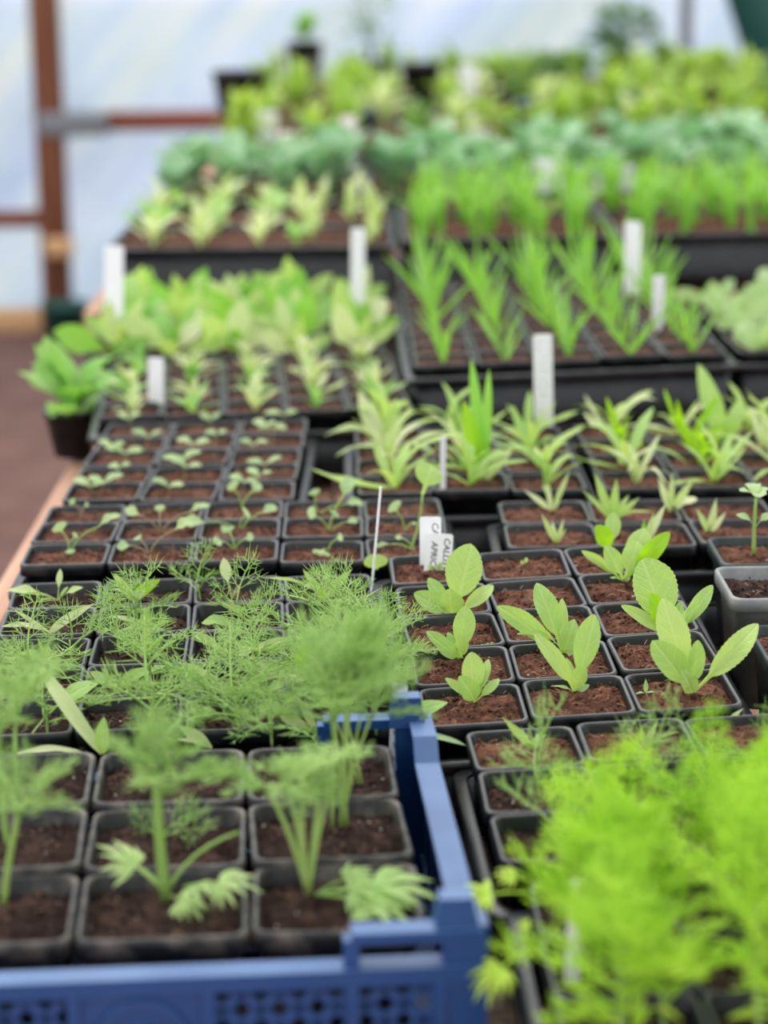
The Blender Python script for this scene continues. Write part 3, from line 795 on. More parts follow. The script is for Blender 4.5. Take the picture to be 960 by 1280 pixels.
# ================================================================== TRAY A: ammi, dill and strap-leaved seedlings
TA = Tray(-.2776, 1.4094, .0813, .0567, .0094, .0051)
carry_tray(TA, 4, 5, 'black carry tray of feathery and strap-leaved seedlings behind the blue crate', mg=.002)
AL = {}
alook = ['strap-leaved', 'feathery', 'mixed']
akind = {(0, 4): 0, (1, 4): 0, (2, 4): 0, (3, 4): 1, (0, 3): 0, (1, 3): 1, (2, 3): 1, (3, 3): 1}
for r in range(5):
    for c in range(4):
        k = akind.get((c, r), 2)
        lab = f"{('pale strap-leaved', 'feathery dill', 'tangled feathery and strap-leaved')[k]} seedling, {ORD[r] if r < 4 else 'back'} row, {COLW[4][c]} pot, tray behind the blue crate"
        AL[c, r] = potted(TA, c, r, lab, 's', 'd', 'pots in the tray behind the crate')
ST = dict(kind='strap', mat='strap')
hero(AL[0, 4], TA, 72, 751, [(8, 738, -.01, 15, .1, 'strap', 'spat'), (76, 711, .01, 8, .05, 'strap', 'spat'), (104, 734, 0, 12, .15, 'strap', 'spat'), (20, 745, 0, 5, .1), (85, 733, .004, 4, .2), (48, 752, 0, 4, .1)])
hero(AL[0, 3], TA, 62, 791, [(2, 783, -.01, 8, .1), (18, 762, .004, 5, .15), (116, 755, .0, 11, .25)], **ST)
hero(AL[1, 4], TA, 166, 750, [(143, 717, .0, 11, .1, 'aster'), (200, 724, .0, 14, .2, 'bright'), (182, 738, -.01, 12, .2), (138, 737, 0, 6, .2)], **ST)
hero(AL[2, 4], TA, 290, 748, [(279, 697, .004, 14, .05, 'strap', 'spat'), (300, 730, .0, 5, .1, 'redstem')], **ST)
hero(AL[3, 4], TA, 405, 748, [(378, 711, .0, 14, .1, 'aster'), (441, 711, .0, 15, .06, 'aster'), (400, 733, -.015, 14, .2, 'bright'), (327, 722, -.01, 11, .1), (410, 716, .01, 6, .1)], kind='lance', mat='aster')
def dills(o, T, px, py, n, h, fl, kind='dill', mat='dill'):
    b = T.onplane(px, py); dill_plant(o, b, h * .75, n, fl, kind, mat, el=(0, 45)); return b
dills(AL[3, 4], TA, 405, 748, 4, .018, .03, 'sparse')
dills(AL[2, 4], TA, 250, 748, 3, .015, .034, 'sparse')
dills(AL[1, 3], TA, 172, 785, 5, .028, .036, 'sparse'); dills(AL[1, 3], TA, 160, 790, 3, .02, .03)
hero(AL[1, 3], TA, 176, 788, [(133, 772, -.006, 8, .2), (207, 790, -.01, 9, .25), (186, 757, 0, 10, .08, 'aster')], **ST)
dills(AL[2, 3], TA, 300, 782, 5, .022, .042, 'sparse'); dills(AL[3, 3], TA, 415, 782, 6, .026, .042, 'sparse')
hero(AL[3, 3], TA, 415, 783, [(424, 748, -.01, 11, .15), (398, 770, -.01, 9, .1, 'aster')], **ST)
hero(AL[2, 3], TA, 290, 785, [(290, 752, 0, 8, .05, 'redstem', 'spat'), (252, 778, 0, 18, .2, 'aster', 'oval')], **ST)
hero(AL[2, 2], TA, 298, 820, [(239, 790, -.004, 12, .08, 'strap', 'spat'), (372, 797, .004, 13, .06)], **ST)
hero(AL[1, 2], TA, 180, 822, [(186, 772, 0, 12, .12, 'aster'), (204, 796, -.01, 13, .2, 'bright'), (178, 795, -.008, 12, .1)], **ST)
hero(AL[0, 2], TA, 60, 830, [(22, 818, -.008, 15, .2, 'aster'), (47, 797, 0, 4, .05, 'bright'), (60, 806, -.01, 10, .25)], **ST)
hero(AL[0, 1], TA, 128, 942, [(45, 828, .05, 18, .03), (130, 896, .0, 17, .1, 'aster')], **ST)
hero(AL[0, 0], TA, 40, 917, [(125, 850, .03, 26, .12, 'aster', 'spat')], **ST)
hero(AL[0, 0], TA, 108, 945, [(10, 946, -.01, 11, .1)], **ST)
hero(AL[3, 1], TA, 398, 850, [(300, 826, -.005, 16, .08), (330, 868, -.02, 13, .1)], **ST)
hero(AL[2, 1], TA, 298, 872, [(228, 828, -.004, 15, .05), (215, 858, 0, 12, .1), (390, 846, .01, 11, .2)], **ST)
hero(AL[2, 0], TA, 265, 935, [(222, 905, 0, 22, .05, 'strap', 'lance'), (216, 926, -.006, 9, .1)], **ST)
hero(AL[3, 0], TA, 395, 915, [(350, 895, -.01, 14, .1, 'strap', 'aster'), (372, 870, 0, 10, .1)], **ST)
hero(AL[1, 1], TA, 150, 860, [(208, 832, .01, 14, .1, 'aster'), (112, 840, 0, 14, .1), (180, 835, .01, 16, .15, 'aster')], **ST)
hero(AL[3, 0], TA, 490, 905, [(560, 878, -.004, 30, .06, 'aster', 'strap')], **ST)
hero(AL[3, 0], TA, 500, 925, [(583, 932, -.004, 11, .1, 'cotyl', 'strap')], **ST)
for (c, r, px, py, n, h, fl) in ((0, 2, 90, 825, 4, .02, .035), (1, 2, 150, 815, 7, .03, .036), (2, 2, 320, 815, 5, .02, .044), (3, 2, 440, 812, 8, .03, .05), (3, 2, 480, 818, 7, .03, .045),
                             (0, 1, 40, 868, 6, .03, .045), (1, 1, 190, 862, 6, .028, .045), (2, 1, 320, 868, 8, .03, .045), (3, 1, 430, 860, 9, .032, .05), (3, 1, 478, 862, 8, .034, .045),
                             (0, 0, 60, 918, 5, .02, .04), (1, 0, 190, 915, 8, .03, .045), (2, 0, 300, 918, 8, .028, .045), (3, 0, 420, 912, 9, .03, .048), (3, 0, 470, 915, 7, .03, .04), (2, 1, 260, 880, 6, .02, .04), (2, 0, 340, 930, 6, .02, .04)):
    dills(AL[c, r], TA, px, py, max(3, int(n * (.62 if r > 1 else 1.15))), h * (1 if r > 1 else 1.25), fl * (1 if r > 1 else 1.1), 'sparse' if (px + py) % 2 else 'dill')
_b = TA.onplane(440, 880); _p = GD(422, 862, _b.y); stem(AL[3, 1], _b, _p, .0011, 'stem', .05, 'leaf_stalk'); leaf(AL[3, 1], _p, GD(374, 806, _b.y + .005), .024, 'oval', 'bright', .06, (0, -1, .3))
label_at(494, 854, 972, 20, TA.onplane(490, 905).y - .03, 'white plant label behind the back corner of the blue crate', marks='scribble', lean=(6, 0))

# ================================================================== TRAY B: round-leaved seedlings on thin stalks
TB = Tray(-.3039, 1.8224, .0851, .016, -.0085, .0018)
carry_tray(TB, 5, 3, 'black carry tray of round-leaved seedlings on thin stalks at the bench edge', mg=.004)
BL = {}
for r in range(3):
    for c in range(5):
        BL[c, r] = potted(TB, c, r, f"spindly seedling with small round leaves, {ORD[r] if r < 2 else 'back'} row, {COLW[5][c]} pot, bench-edge tray", 's', 's', 'pots in the bench-edge tray', 1, .002 * (r == 1))
def spindly(o, T, bx_, by_, tips, st='stem'):
    b = T.onplane(bx_, by_)
    for tx, ty, dy, w, h in tips:
        tip = GD(tx, ty, b.y + dy); m_ = b.lerp(tip, .62) + Vector((0, 0, .004))
        stem(o, b, m_, .0008, st, .12, 'leaf_stalk', .8)
        leaf(o, m_, tip + (tip - m_) * .12, w * tip.y / F, 'oval', 'cotyl', .15, (0, -.6, 1))
for (c, r, bx_, by_, tips, st) in (
        (0, 0, 86, 694, [(72, 655, 0, 22, 0), (148, 645, .01, 13, 0), (88, 692, -.012, 13, 0), (96, 668, 0, 12, 0)], 'stem'),
        (1, 0, 186, 694, [(148, 684, -.004, 17, 0), (240, 652, .006, 18, 0), (170, 672, .01, 13, 0)], 'redstem'),
        (1, 1, 200, 668, [(158, 638, 0, 16, 0), (200, 632, .01, 14, 0), (260, 632, .01, 12, 0)], 'redstem'),
        (2, 0, 293, 690, [(268, 678, -.01, 18, 0), (316, 672, .0, 16, 0), (284, 660, .006, 18, 0)], 'stem'),
        (2, 1, 300, 665, [(230, 655, -.01, 20, 0), (310, 640, 0, 22, 0), (345, 635, .004, 16, 0), (280, 665, -.01, 18, 0)], 'stem'),
        (2, 2, 302, 640, [(288, 604, 0, 20, 0), (325, 606, .004, 20, 0)], 'stem'),
        (3, 0, 410, 690, [(400, 695, -.012, 24, 0), (428, 672, .0, 15, 0)], 'stem'),
        (3, 1, 412, 668, [(385, 640, -.004, 22, 0), (420, 640, .0, 17, 0), (446, 652, -.004, 12, 0), (440, 600, .02, 20, 0)], 'stem'),
        (3, 2, 398, 645, [(392, 612, 0, 16, 0), (452, 630, 0, 14, 0)], 'stem'),
        (0, 2, 102, 650, [(88, 626, 0, 12, 0), (110, 630, 0, 10, 0)], 'redstem'),
        (4, 0, 518, 690, [(495, 672, 0, 9, 0), (470, 684, -.01, 6, 0)], 'stem'),
        (4, 1, 505, 668, [(490, 630, 0, 24, 0), (520, 655, 0, 6, 0)], 'stem')):
    spindly(BL[c, r], TB, bx_, by_, tips, st)
b = TB.onplane(512, 690); p = GD(528, 618, b.y + .01); stem(BL[4, 0], b, p, .0012, 'stem', -.06, 'stem'); leaf(BL[4, 0], p, GD(540, 580, b.y + .02), .024, 'aster', 'aster', .15, (0, -1, .3))
leaf(BL[3, 0], TB.onplane(470, 712), GD(468, 692, TB.onplane(470, 712).y), .02, 'oval', 'aster', .1, (0, -1, .3))
label_at(464, 608, 742, 6, TA.onplane(456, 746).y, 'narrow white plant label turned edgeways in the feathery tray', lean=(12, .01), yaw=1.2)

# ================================================================== TRAY D: tiny pale seedlings
TD = Tray(-.3000, 2.058, .083, -.012, .0, .003)
carry_tray(TD, 3, 5, 'black carry tray of tiny pale seedlings with a white label beyond', mg=.004)
for r in range(5):
    for c in range(3):
        o = potted(TD, c, r, f"tiny pale seedling, {ORD[r] if r < 4 else 'back'} row, {COLW[3][c]} pot, three-column tray at the bench edge", 's', 's', 'pots in the tiny-seedling tray')
        b = tops(TD, o)
        for k in range(R.choice((1, 2, 2))):
            bb = b + Vector((U(-.015, .015), U(-.015, .015), 0)); top = bb + Vector((U(-.006, .006), 0, U(.008, .02)))
            stem(o, bb, top, .0006, 'redstem', .03)
            a0 = U(-.6, .6)
            for a in (a0, a0 + 3.0): leaf(o, top, top + az(a, radians(U(0, 35))) * U(.014, .022), U(.008, .012), 'oval', 'cotyl', .12, None, False)

# ================================================================== TRAYS E and E2: lance-leaved rosettes
def rosette_tray(T, cols, rows, word, L, n, skip=(), size='s', bright=.15, kind='strap', mats=('strap', 'aster'), wr=.15, el=(20, 70), fine=True, label=None, soilk='s', cw=None):
    out = {}
    for r in range(rows):
        for c in range(cols):
            if (c, r) in skip: continue
            cword = (cw or COLW[cols])[c]
            o = potted(T, c, r, f"{word}, {ORD[r] if r < rows - 1 else 'back'} row, {cword} pot, {label}", size, soilk, 'pots of ' + label)
            b = tops(T, o); out[c, r] = o
            rosette(o, b, n + R.choice((-1, 0, 1)), L * U(.8, 1.2), wr, kind, 'bright' if U(0, 1) < bright else R.choice(mats), el, .14, fine)
    return out
TE = Tray(-.025, 2.064, .085, .02, 0, .005)
carry_tray(TE, 3, 4, 'black carry tray of strap-leaved rosettes in the middle of the bench', mg=.006)
EL = rosette_tray(TE, 3, 4, 'strap-leaved rosette seedling', .066, 7, label='middle tray of the bench', el=(5, 72), wr=.135)
hero(EL[1, 0], TE, 603, 602, [(580, 500, .02, 18, .05, 'bright'), (590, 448, .05, 14, .04, 'grass'), (612, 462, .05, 12, .04, 'grass'), (640, 560, 0, 13, .2)], 'strap', 'strap')
hero(EL[0, 2], TE, 480, 560, [(448, 490, .02, 20, .08), (496, 498, .02, 15, .05, 'aster'), (405, 545, 0, 13, .3)], 'strap', 'strap')
TE2 = Tray(.206, 2.070, .085, .02, 0, .005)
carry_tray(TE2, 4, 4, 'black carry tray of strap-leaved rosettes at the right edge of view', mg=.004)
EL2 = rosette_tray(TE2, 4, 4, 'strap-leaved rosette seedling', .068, 7, el=(5, 72), wr=.135, label='right-hand tray beside the middle tray')
hero(EL2[1, 1], TE2, 905, 560, [(872, 455, .03, 24, .1), (895, 510, .02, 26, .1), (925, 500, .02, 20, .1)], 'strap', 'aster')
P8 = .0815
POT['m'] = pot_mesh(.0803, .066, 'pot'); SOIL['m'] = [soil_mesh(.0362, 'soil', 50 + k) for k in range(3)]
TEp = Tray(.1045, 1.868, .083, .012, 0, .004, P8)
tm = tray_mesh(3, 2, P8, .068, -.022, .004)
o = thing('carry_tray', 'black carry tray of small lance-leaved seedlings beyond the aster tray', 'tray', TEp.m.copy())
for nm, me in zip(('tray_floor', 'tray_wall', 'tray_rim'), tm): link(nm, me, o)
small = {}
for r in range(2):
    for c in range(3):
        o = small[c, r] = potted(TEp, c, r, f"small lance-leaved seedling, {ORD[r] if r < 1 else 'back'} row, {COLW[3][c]} pot, tray beyond the asters", 'm', 'm', 'pots beyond the aster tray')
hero(small[0, 1], TEp, 690, 640, [(655, 612, 0, 10, .15), (683, 602, .01, 9, .06), (712, 588, .01, 9, .06), (700, 625, 0, 6, .1)], 'lance', 'strap')
hero(small[0, 0], TEp, 695, 680, [(676, 642, 0, 10, .1), (690, 650, .005, 8, .05), (705, 648, .004, 7, .1), (702, 668, -.005, 6, .1), (708, 660, 0, 5, .1)], 'lance', 'strap')
hero(small[1, 1], TEp, 765, 652, [(742, 590, .01, 14, .06), (770, 598, .0, 15, .05), (800, 622, 0, 11, .1), (728, 612, .0, 9, .1), (820, 640, -.01, 9, .1), (786, 618, .01, 10, .1)], 'lance', 'aster')
hero(small[1, 0], TEp, 800, 690, [(833, 628, .01, 14, .08), (818, 640, 0, 10, .1), (806, 650, 0, 12, .1, 'bright')], 'lance', 'strap')
hero(small[2, 1], TEp, 838, 640, [(822, 595, 0, 12, .08), (840, 590, 0, 10, .04), (868, 598, 0, 13, .1), (872, 625, -.01, 22, .1, 'strap', 'oval')], 'lance', 'strap')
hero(small[2, 0], TEp, 886, 668, [(870, 635, 0, 10, .1), (908, 640, .0, 10, .1), (895, 622, .005, 11, .1), (886, 645, 0, 6, .05)], 'lance', 'strap')

# single taller pots at the right of the aster tray
TG = Tray(.262, 1.722, .105, .01, 0, 0, .094)
og = potted(TG, 0, 0, 'tall green-black pot with one straight-stemmed seedling topped by rounded leaves', 'g', 'g', None, 0)
b = TG.onplane(942, 695, -.006); p = GD(945, 622, b.y); stem(og, b, p, .0017, 'stem', .01)
for tx, ty, dy, w in ((925, 614, -.01, 19), (962, 610, .01, 20), (950, 622, -.02, 20), (938, 604, .02, 20)): leaf(og, p, GD(tx, ty, b.y + dy), w * 1.75 / F, 'oval', 'cotyl', .12, UPV)
pm = b.lerp(p, .45)
for tx, ty in ((920, 643), (968, 643)): leaf(og, pm, GD(tx, ty, b.y), .009, 'spat', 'cotyl', .2)
TY = Tray(.252, 1.602, .112, .01, 0, 0, .096)
oy = potted(TY, 0, 0, 'square grey pot of dark compost with pale worn rim', 'y', 'y', None, 0)
TY2 = Tray(.260, 1.495, .098, .01, 0, 0, .094)
oy2 = potted(TY2, 0, 0, 'square dark pot of compost in front of the grey pot', 'g', 'g', None, 0)
for T_, nm in ((Tray(.262, 1.478, .0865, .01, 0, 0, .118), 'black carry tray under the grey pot at the right edge'),):
    carry_tray(T_, 3, 3, nm, mg=.004, top=-.045)

# ================================================================== TRAY I and the bright dill in front
TI = Tray(.063, 1.203, .0765, .055, .01, .03)
tm = tray_mesh(4, 3, P7, .068, -.030, .004)
o = thing('carry_tray', 'black carry tray with small seedlings between aster tray and bright dill', 'tray', TI.m.copy())
for nm, me in zip(('tray_floor', 'tray_wall', 'tray_rim'), tm): link(nm, me, o)
IL = {}
for r in range(3):
    for c in range(4):
        IL[c, r] = potted(TI, c, r, f"small seedling pot, {ORD[r] if r < 2 else 'back'} row, {COLW[4][c]} pot, tray between asters and bright dill", 's', 'd' if r < 2 else 's', 'pots between asters and dill')
hero(IL[0, 2], TI, 668, 938, [(627, 896, 0, 15, .1), (672, 916, .006, 11, .1), (683, 918, .01, 9, .1), (655, 928, -.004, 9, .15), (660, 925, 0, 6, .1)], 'lance', 'aster')
hero(IL[1, 2], TI, 805, 935, [(800, 905, 0, 9, .1), (822, 900, .005, 10, .1), (835, 925, 0, 7, .1), (850, 915, 0, 8, .1)], 'lance', 'aster')
for c in range(4):
    for r in range(2): dill_plant(IL[c, r], tops(TI, IL[c, r]), .02, 4, .04, 'sparse', 'dill')
hero(IL[2, 2], TI, 905, 905, [(930, 885, 0, 8, .1), (880, 898, 0, 9, .1)], 'lance', 'strap')
TJ = Tray(.082, .955, .078, .03, 0, .01)
carry_tray(TJ, 4, 3, 'black carry tray under the bright green dill nearest the camera', mg=.006)
JL = {}
for r in range(3):
    for c in range(4):
        o = JL[c, r] = potted(TJ, c, r, f"bushy bright green dill, {ORD[r] if r < 2 else 'back'} row, {COLW[4][c]} pot of the near tray", 's', 'd', 'bright dill in the near tray', name='potted_dill')
        for k in range(4):
            b = tops(TJ, o) + Vector((U(-.02, .02), U(-.02, .02), 0))
            hh = .78 if c == 0 and r < 2 else .5 if c == 0 else .8 if (c == 1 and r == 2) else 1
            dill_plant(o, b, U(.05, .09) * hh, 5, U(.045, .062) * (.8 + .2 * hh), 'dense', 'dillb', 'stem', None, .0013)
        rosette(o, tops(TJ, o), 3, .05, .12, 'strap', 'dillb', (0, 40), .2, False)
for (bx_, by_, tx, ty, dy) in ((640, 1230, 590, 1250, -.02), (640, 1160, 560, 1130, 0), (650, 1150, 610, 1090, .0), (660, 1200, 640, 1160, 0)):
    b = TJ.onplane(bx_ + 20, by_); fan(JL[0, 1], b + Vector((0, 0, .02)), GD(tx, ty, b.y + dy), 'dillb')
label_at(714, 1100, 1238, 20, 1.06, 'white plant label deep among the bright dill', lean=(8, 0))

# ================================================================== FARTHER TRAYS
def cluster(kind, mat, seed, n, L, wr, el, h=0, bow=.15, leaves=(7, 2)):
    rr = random.Random(seed); mb = MB(); a0 = rr.uniform(0, 6.28)
    for i in range(n):
        a = a0 + 2.4 * i; e = radians(rr.uniform(*el)); l = L * rr.uniform(.6, 1.1)
        b = Vector((rr.uniform(-.006, .006), rr.uniform(-.006, .006), h * rr.uniform(0, 1))); d = az(a, e)
        g = leaf_geo(kind, bow, rr, *leaves); m = leaf_matrix(b, b + d * l, l * wr * rr.uniform(.8, 1.2), UPV - d * d.z * .9)
        mb.loops([[m @ Vector(p) for p in row] for row in g], 0, False)
    if h: mb.tube([(0, 0, -.002), (0, 0, h)], .0012, 4)
    return mb.mesh(kind + '_foliage', [mat])
# F: rosettes, labelled one by one; leaves are parts
TF = Tray(-.309, 2.425, .088, .075, 0, .004, .0685)
carry_tray(TF, 5, 5, 'black carry tray of pale rosettes beyond the tiny seedlings', mg=.006)
POT['f'] = pot_mesh(.0678, .064, 'pot'); SOIL['f'] = [soil_mesh(.030, 'soil', 70 + k, 10) for k in range(2)]
rosette_tray(TF, 5, 5, 'pale narrow-leaved rosette', .044, 6, size='f', soilk='f', bright=.05, kind='lance', mats=('strap', 'lettuce'), wr=.24, el=(15, 60), fine=False, label='tray beyond the tiny seedlings')
# G: grass-like upright seedlings in raised trays
POT['t'] = pot_mesh(.0698, .064, 'pot')
def upright_tray(T, cols, rows, phrase, word, L, n, kind, mat, wr, el, sz='t', soilk='f', near=''):
    for r in range(rows):
        for c in range(cols):
            o = potted(T, c, r, f"{word}, {ORD[r] if r < rows - 1 else 'back'} row, {COLW[cols][c]} pot, {phrase}", sz, soilk, 'pots of ' + phrase)
            b = tops(T, o)
            a0 = U(0, 6.28)
            for i in range(n + R.choice((-1, 0, 0, 1))):
                d = az(a0 + i * 2.4, radians(U(*el))); l = L * U(.6, 1.1)
                leaf(o, b, b + d * l, l * wr * U(.7, 1.2), kind, mat if isinstance(mat, str) else R.choice(mat), U(-.04, .22), (0, -1, .3), False)
TGt = Tray(.036, 2.535, .120, .02, 0, .03, .071)
carry_tray(TGt, 5, 5, 'raised black tray of grass-like seedlings with its front wall showing', mg=.006, top=-.014)
carry_tray(Tray(.030, 2.53, .077, .02, 0, .02, .0722), 5, 5, 'empty black tray underneath the grass-like seedlings', mg=.006, top=-.030)
upright_tray(TGt, 5, 5, 'raised grass-like tray', 'upright grass-like seedling', .074, 4, 'grass', ('grass', 'grass', 'lettuce'), .065, (42, 84))
TG2 = Tray(.030, 2.905, .120, .02, 0, .03, .071)
carry_tray(TG2, 5, 4, 'second black tray of grass-like seedlings behind the raised one', mg=.006, top=-.014)
carry_tray(Tray(.026, 2.90, .077, .02, 0, .02, .072), 5, 4, 'empty black tray underneath the second grass-like tray', mg=.006, top=-.030)
upright_tray(TG2, 5, 4, 'grass-like tray behind the raised one', 'upright grass-like seedling', .098, 5, 'grass', ('grass', 'grass', 'lettuce'), .07, (42, 84))
# H: pale leafy seedlings at the right
TH_ = Tray(.412, 2.60, .120, .02, 0, .01, .071)
carry_tray(TH_, 4, 6, 'black tray of pale leafy seedlings right of the grass-like tray', mg=.006, top=-.014)
carry_tray(Tray(.409, 2.597, .077, .02, 0, .01, .072), 4, 6, 'empty black tray underneath the pale leafy seedlings', mg=.006, top=-.030)
upright_tray(TH_, 4, 6, 'right-edge raised tray', 'pale leafy seedling', .055, 6, 'oval', 'cotyl', .42, (15, 55))
# L: lettuces behind F
TL = Tray(-.372, 2.80, .088, .03, 0, 0, .075)
carry_tray(TL, 5, 5, 'black tray of leafy green lettuce seedlings on the left', mg=.004)
POT['L'] = pot_mesh(.0735, .066, 'pot')
upright_tray(TL, 5, 5, 'lettuce tray on the left', 'leafy green lettuce seedling', .082, 6, 'kale', ('lettuce', 'aster', 'grass', 'strap'), .36, (12, 76), 'L', 'f')
# round pot beside F with leaves hanging over the bench edge
rp = MB(); circ = lambda r_, z: [(r_ * cos(k * pi / 10), r_ * sin(k * pi / 10), z) for k in range(20)]
rp.loops([circ(.034, -.085), circ(.05, -.008), circ(.053, -.008), circ(.053, 0), circ(.049, 0), circ(.045, -.03)], 0, True, True)
ob = thing('potted_lettuce', 'round black pot with leafy lettuce hanging over the bench edge', 'seedling', Matrix.Translation(G(93, 480, .085) + Vector((-.004, 0, -.029))) @ Matrix.Scale(.66, 4))
link('pot', rp.mesh('round_pot', ['pot']), ob); sm = MB(); sm.loops([circ(.0475, -.012), circ(.001, -.010)]); link('compost', sm.mesh('compost', ['soil']), ob)
rosette(ob, ob.matrix_basis @ Vector((0, 0, -.01)), 16, .105, .40, 'kale', 'lettuce', (5, 80), .2, False)

# clumps that melt into green: one mesh per plant
FARPOTS = [GD(a_, 100, b_).xy for a_, b_ in ((298, 5.6), (526, 6.3), (380, 6.9), (455, 5.4), (657, 5.5), (790, 5.7), (780, 6.9), (705, 6.2), (620, 6.3), (465, 7.1), (875, 6.0))]
TENS = ORD + ['ninth', 'tenth']
def far_bed(T, cols, rows, meshes, traylabel, plabel, pname, cat, group, per=(6, 4), skip=0):
    k = 0; JT = .42 if cols == 9 else .28
    for r0 in range(0, rows, per[1]):
        for c0 in range(0, cols, per[0]):
            nc, nr = min(per[0], cols - c0), min(per[1], rows - r0)
            m = T.m @ Matrix.Translation((c0 * T.p + c0 // per[0] * .015, r0 * T.p + r0 // per[1] * .015, 0)); Tt = Tray(0, 0, 0, 0, 0, 0, T.p); Tt.m = m
            o = carry_tray(Tt, nc, nr, traylabel(k), top=-.006, mg=.001, group='far trays')
            s = MB(); s.box((.001, .001, -.03), (nc * T.p - .001, nr * T.p - .001, -.012)); link('compost', s.mesh('compost', ['soil']), o); k += 1
    for r in range(rows):
        for c in range(cols):
            if U(0, 1) < skip: continue
            pw = T.m @ Vector(((c + .5) * T.p, (r + .5) * T.p, 0))
            if any((pw.xy - q_).length < .10 for q_ in FARPOTS): continue
            m = T.m @ Matrix.Translation(((c + .5 + U(-JT, JT)) * T.p + c // per[0] * .015, (r + .5 + U(-JT, JT)) * T.p + r // per[1] * .015, -.012)) @ Matrix.Rotation(U(0, 6.28), 4, 'Z') @ Matrix.Scale(U(.8, 1.2), 4)
            o = link(pname, R.choice(meshes), None, m); tag(o, plabel if cols == 9 else f"{plabel}, {TENS[r]} row, {'leftmost' if c == 0 else 'rightmost' if c == cols - 1 else TENS[c] + ' from left'}", cat, group)
ks = [cluster('kale', 'kale', k, 8, .10, .5, (35, 78)) for k in range(3)]
gs = [cluster('grass', 'grass', 10 + k, 13, .10, .07, (30, 84), 0, .2) for k in range(4)]
ls = [cluster('lance', 'yellowgreen', 20 + k, 16, .10, .3, (10, 75), .04) for k in range(3)] + [cluster('lance', 'shrub', 25, 14, .09, .3, (10, 70), .03), cluster('oval', 'strap', 26, 12, .08, .35, (10, 70), .03)]
ms = [cluster('lance', 'strap', 30 + k, 6, .06, .25, (20, 70), .02) for k in range(2)] + [cluster('kale', 'lettuce', 33, 6, .06, .4, (20, 70))]
sp = lambda k: ['first', 'second', 'third', 'fourth', 'fifth', 'sixth', 'seventh', 'eighth', 'ninth', 'tenth'][k]
far_bed(Tray(.035, 3.30, .172, .0, 0, .01, .075), 8, 7, gs, lambda k: f"black tray under tall bright grass-like seedlings, {sp(k)} of its bed", 'bright green blade-leaved seedling behind the raised tray', 'blade_seedling', 'seedling', 'bright blade-leaved seedlings', (4, 4))
far_bed(Tray(-.385, 3.24, .172, .0, 0, 0, .08), 5, 6, ms, lambda k: f"black tray of sparse mixed seedlings on the left, {sp(k)} of its bed", 'sparse small seedling behind the left lettuce tray', 'mixed_seedling', 'seedling', 'sparse seedlings on the left', (5, 3))
far_bed(Tray(-.375, 3.87, .172, .0, 0, 0, .085), 7, 5, ks, lambda k: f"black tray of blue-green kale, left bed, {sp(k)} tray", 'blue-green kale seedling in the left kale bed', 'kale_seedling', 'kale', 'kale left bed', (4, 5))
far_bed(Tray(.25, 3.92, .172, .0, 0, .01, .095), 8, 6, ks, lambda k: f"black tray of blue-green kale, right bed, {sp(k)} tray", 'blue-green kale seedling in the right kale bed', 'kale_seedling', 'kale', 'kale right bed', (4, 3))
far_bed(Tray(-.33, 4.75, .172, .0, 0, .0, .155), 9, 17, ls, lambda k: f"black tray of far yellow-green seedlings, {sp(k)} of the end bed", 'yellow-green seedling in the bed at the far bench end', 'far_seedling', 'seedling', 'yellow-green far seedlings', (3, 6), .08)

# far pots and shrubs
def round_pot(px, py, Y, s, label, mat='pot', plant=None, name='plant_pot'):
    p = GD(px, py, Y); p.z = max(p.z, .155 + .085 * s); ob = thing(name, label, 'plant pot', Matrix.Translation(p) @ Matrix.Scale(s, 4))
    q = link('pot', rp_mesh[mat], ob); q.scale = (1, 1, max(1, (p.z - .155) / (.085 * s)))
    s_ = MB(); s_.loops([circ(.0475, -.012), circ(.001, -.010)]); link('compost', s_.mesh('compost', ['soil']), ob)
    if plant: link('foliage', plant, ob)
    return ob
rp_mesh = {}
for m_ in ('pot', 'blue', 'teal'):
    q = MB(); q.loops([circ(.034, -.085), circ(.05, -.008), circ(.053, -.008), circ(.053, 0), circ(.049, 0), circ(.045, -.03)], 0, True, True); rp_mesh[m_] = q.mesh('round_pot', [m_])
round_pot(298, 88, 5.6, 1.25, 'tall black pot at the left end of the far seedlings')
round_pot(526, 78, 6.3, 1.1, 'black pot standing among the far yellow-green seedlings')
round_pot(380, 52, 6.9, 1.1, 'black pot with a low green plant at the far left', 'pot', cluster('oval', 'lettuce', 60, 14, .09, .5, (20, 80)))
round_pot(455, 150, 5.4, .6, 'small blue pot among far seedlings near the middle', 'blue')
round_pot(657, 145, 5.5, .7, 'small blue pot under the dark far shrub', 'blue')
round_pot(790, 132, 5.7, .7, 'small blue pot right of the dark far shrub', 'blue')
def bushy(seed, h, w, n, mat, leafsize=.05, stems=4):
    rr = random.Random(seed); mb = MB()
    for k in range(stems):
        e = Vector((rr.uniform(-w, w) * .6, rr.uniform(-w, w) * .5, h * rr.uniform(.7, 1))); mb.tube([(0, 0, -.01), e * .5 + Vector((0, 0, .02)), e], [.006, .004, .002], 4)
    for i in range(n):
        t = rr.uniform(.15, 1); a = rr.uniform(0, 6.28); q = w * (1.1 - .6 * t) * sqrt(rr.uniform(0, 1))
        b = Vector((cos(a) * q, sin(a) * q * .8, h * t)); d = az(a + rr.uniform(-1, 1), rr.uniform(-.5, .8))
        g = leaf_geo('oval', .1, rr, 6, 2); m = leaf_matrix(b, b + d * leafsize * rr.uniform(.6, 1.2), leafsize * .5, UPV + d * .1)
        mb.loops([[m @ Vector(p) for p in row] for row in g], 0, False)
    return mb.mesh('shrub_foliage', [mat])
round_pot(780, 90, 6.9, 1.0, 'tall leafy shrub in a pot at the far end of the bench', 'pot', bushy(1, .15, .12, 130, 'shrub', .06), 'potted_shrub')
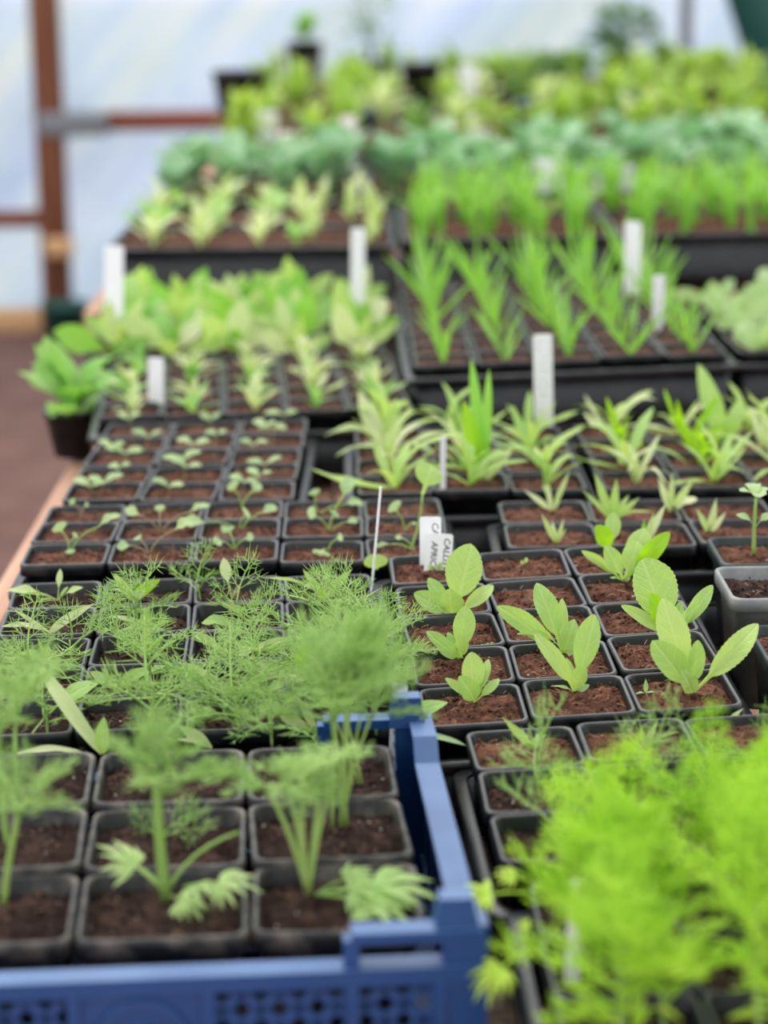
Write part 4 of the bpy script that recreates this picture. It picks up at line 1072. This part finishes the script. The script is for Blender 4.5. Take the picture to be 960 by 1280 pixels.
round_pot(705, 110, 6.2, .8, 'low dark green shrub in a pot among far seedlings', 'pot', bushy(2, .08, .14, 160, 'shrub', .05), 'potted_shrub')
round_pot(620, 110, 6.3, .8, 'low olive green shrub beside the dark far shrub', 'pot', bushy(7, .07, .12, 120, 'yellowgreen', .05), 'potted_shrub')
round_pot(465, 75, 7.1, .9, 'wispy tall plant in a pot against the far polythene', 'pot', bushy(3, .24, .11, 50, 'shrub', .045), 'potted_shrub')
round_pot(875, 115, 6.0, .8, 'yellowish green shrub in a pot at the far right', 'pot', bushy(4, .09, .14, 120, 'yellowgreen', .055), 'potted_shrub')
o = thing('plant_pot', 'dark teal pot on the ground at the foot of the post', 'plant pot', Matrix.Translation((-1.12, YW - .30, GZ + .148)) @ Matrix.Scale(1.74, 4)); link('pot', rp_mesh['teal'], o)

# far labels
for (px, yt, yb, w, Y, lab, mk) in (
        (195, 447, 527, 19, 2.50, 'white plant label in the front row of the pale rosettes', None),
        (142, 307, 385, 23, 2.86, 'broad white plant label at the left end of the lettuce tray', None),
        (680, 418, 535, 23, 2.36, 'tall white plant label with dark writing before the raised tray', 'scribble'),
        (790, 277, 368, 20, 2.98, 'white plant label among the grass-like seedlings', None),
        (823, 344, 395, 15, 2.72, 'short white plant label at the right of the grass-like tray', None),
        (447, 285, 370, 17, 2.95, 'greyish white plant label right of the lettuces', None),
        (685, 198, 248, 36, 3.92, 'wide white label among the bright blades', None),
        (755, 198, 250, 22, 3.95, 'upright white label right of the wide white label', None),
        (784, 206, 250, 20, 3.95, 'white label just right of its upright neighbour', None),
        (730, 230, 262, 19, 3.75, 'small low white label below the upright far labels', None),
        (341, 252, 290, 18, 3.6, 'white label below the left kale bed', None),
        (555, 152, 190, 22, 4.8, 'small white label among far seedlings left of its pair', None),
        (597, 162, 198, 20, 4.8, 'small white label among far seedlings right of its pair', None),
        (585, 82, 128, 22, 6.0, 'far white label right of the black pot', None),
        (335, 138, 170, 22, 4.95, 'small white label at the left end of the far seedlings', None),
        (358, 165, 195, 18, 4.75, 'small white label at the left above the kale', None),
        (434, 145, 200, 18, 4.75, 'pale label in the far middle beside a blue pot', None),
        (553, 545, 645, 7, 2.075, 'thin white label edge standing in the middle tray', None)):
    label_at(px, yt, yb, w, Y, lab, marks=mk, lean=(U(-2, 2), U(-.01, .01)))
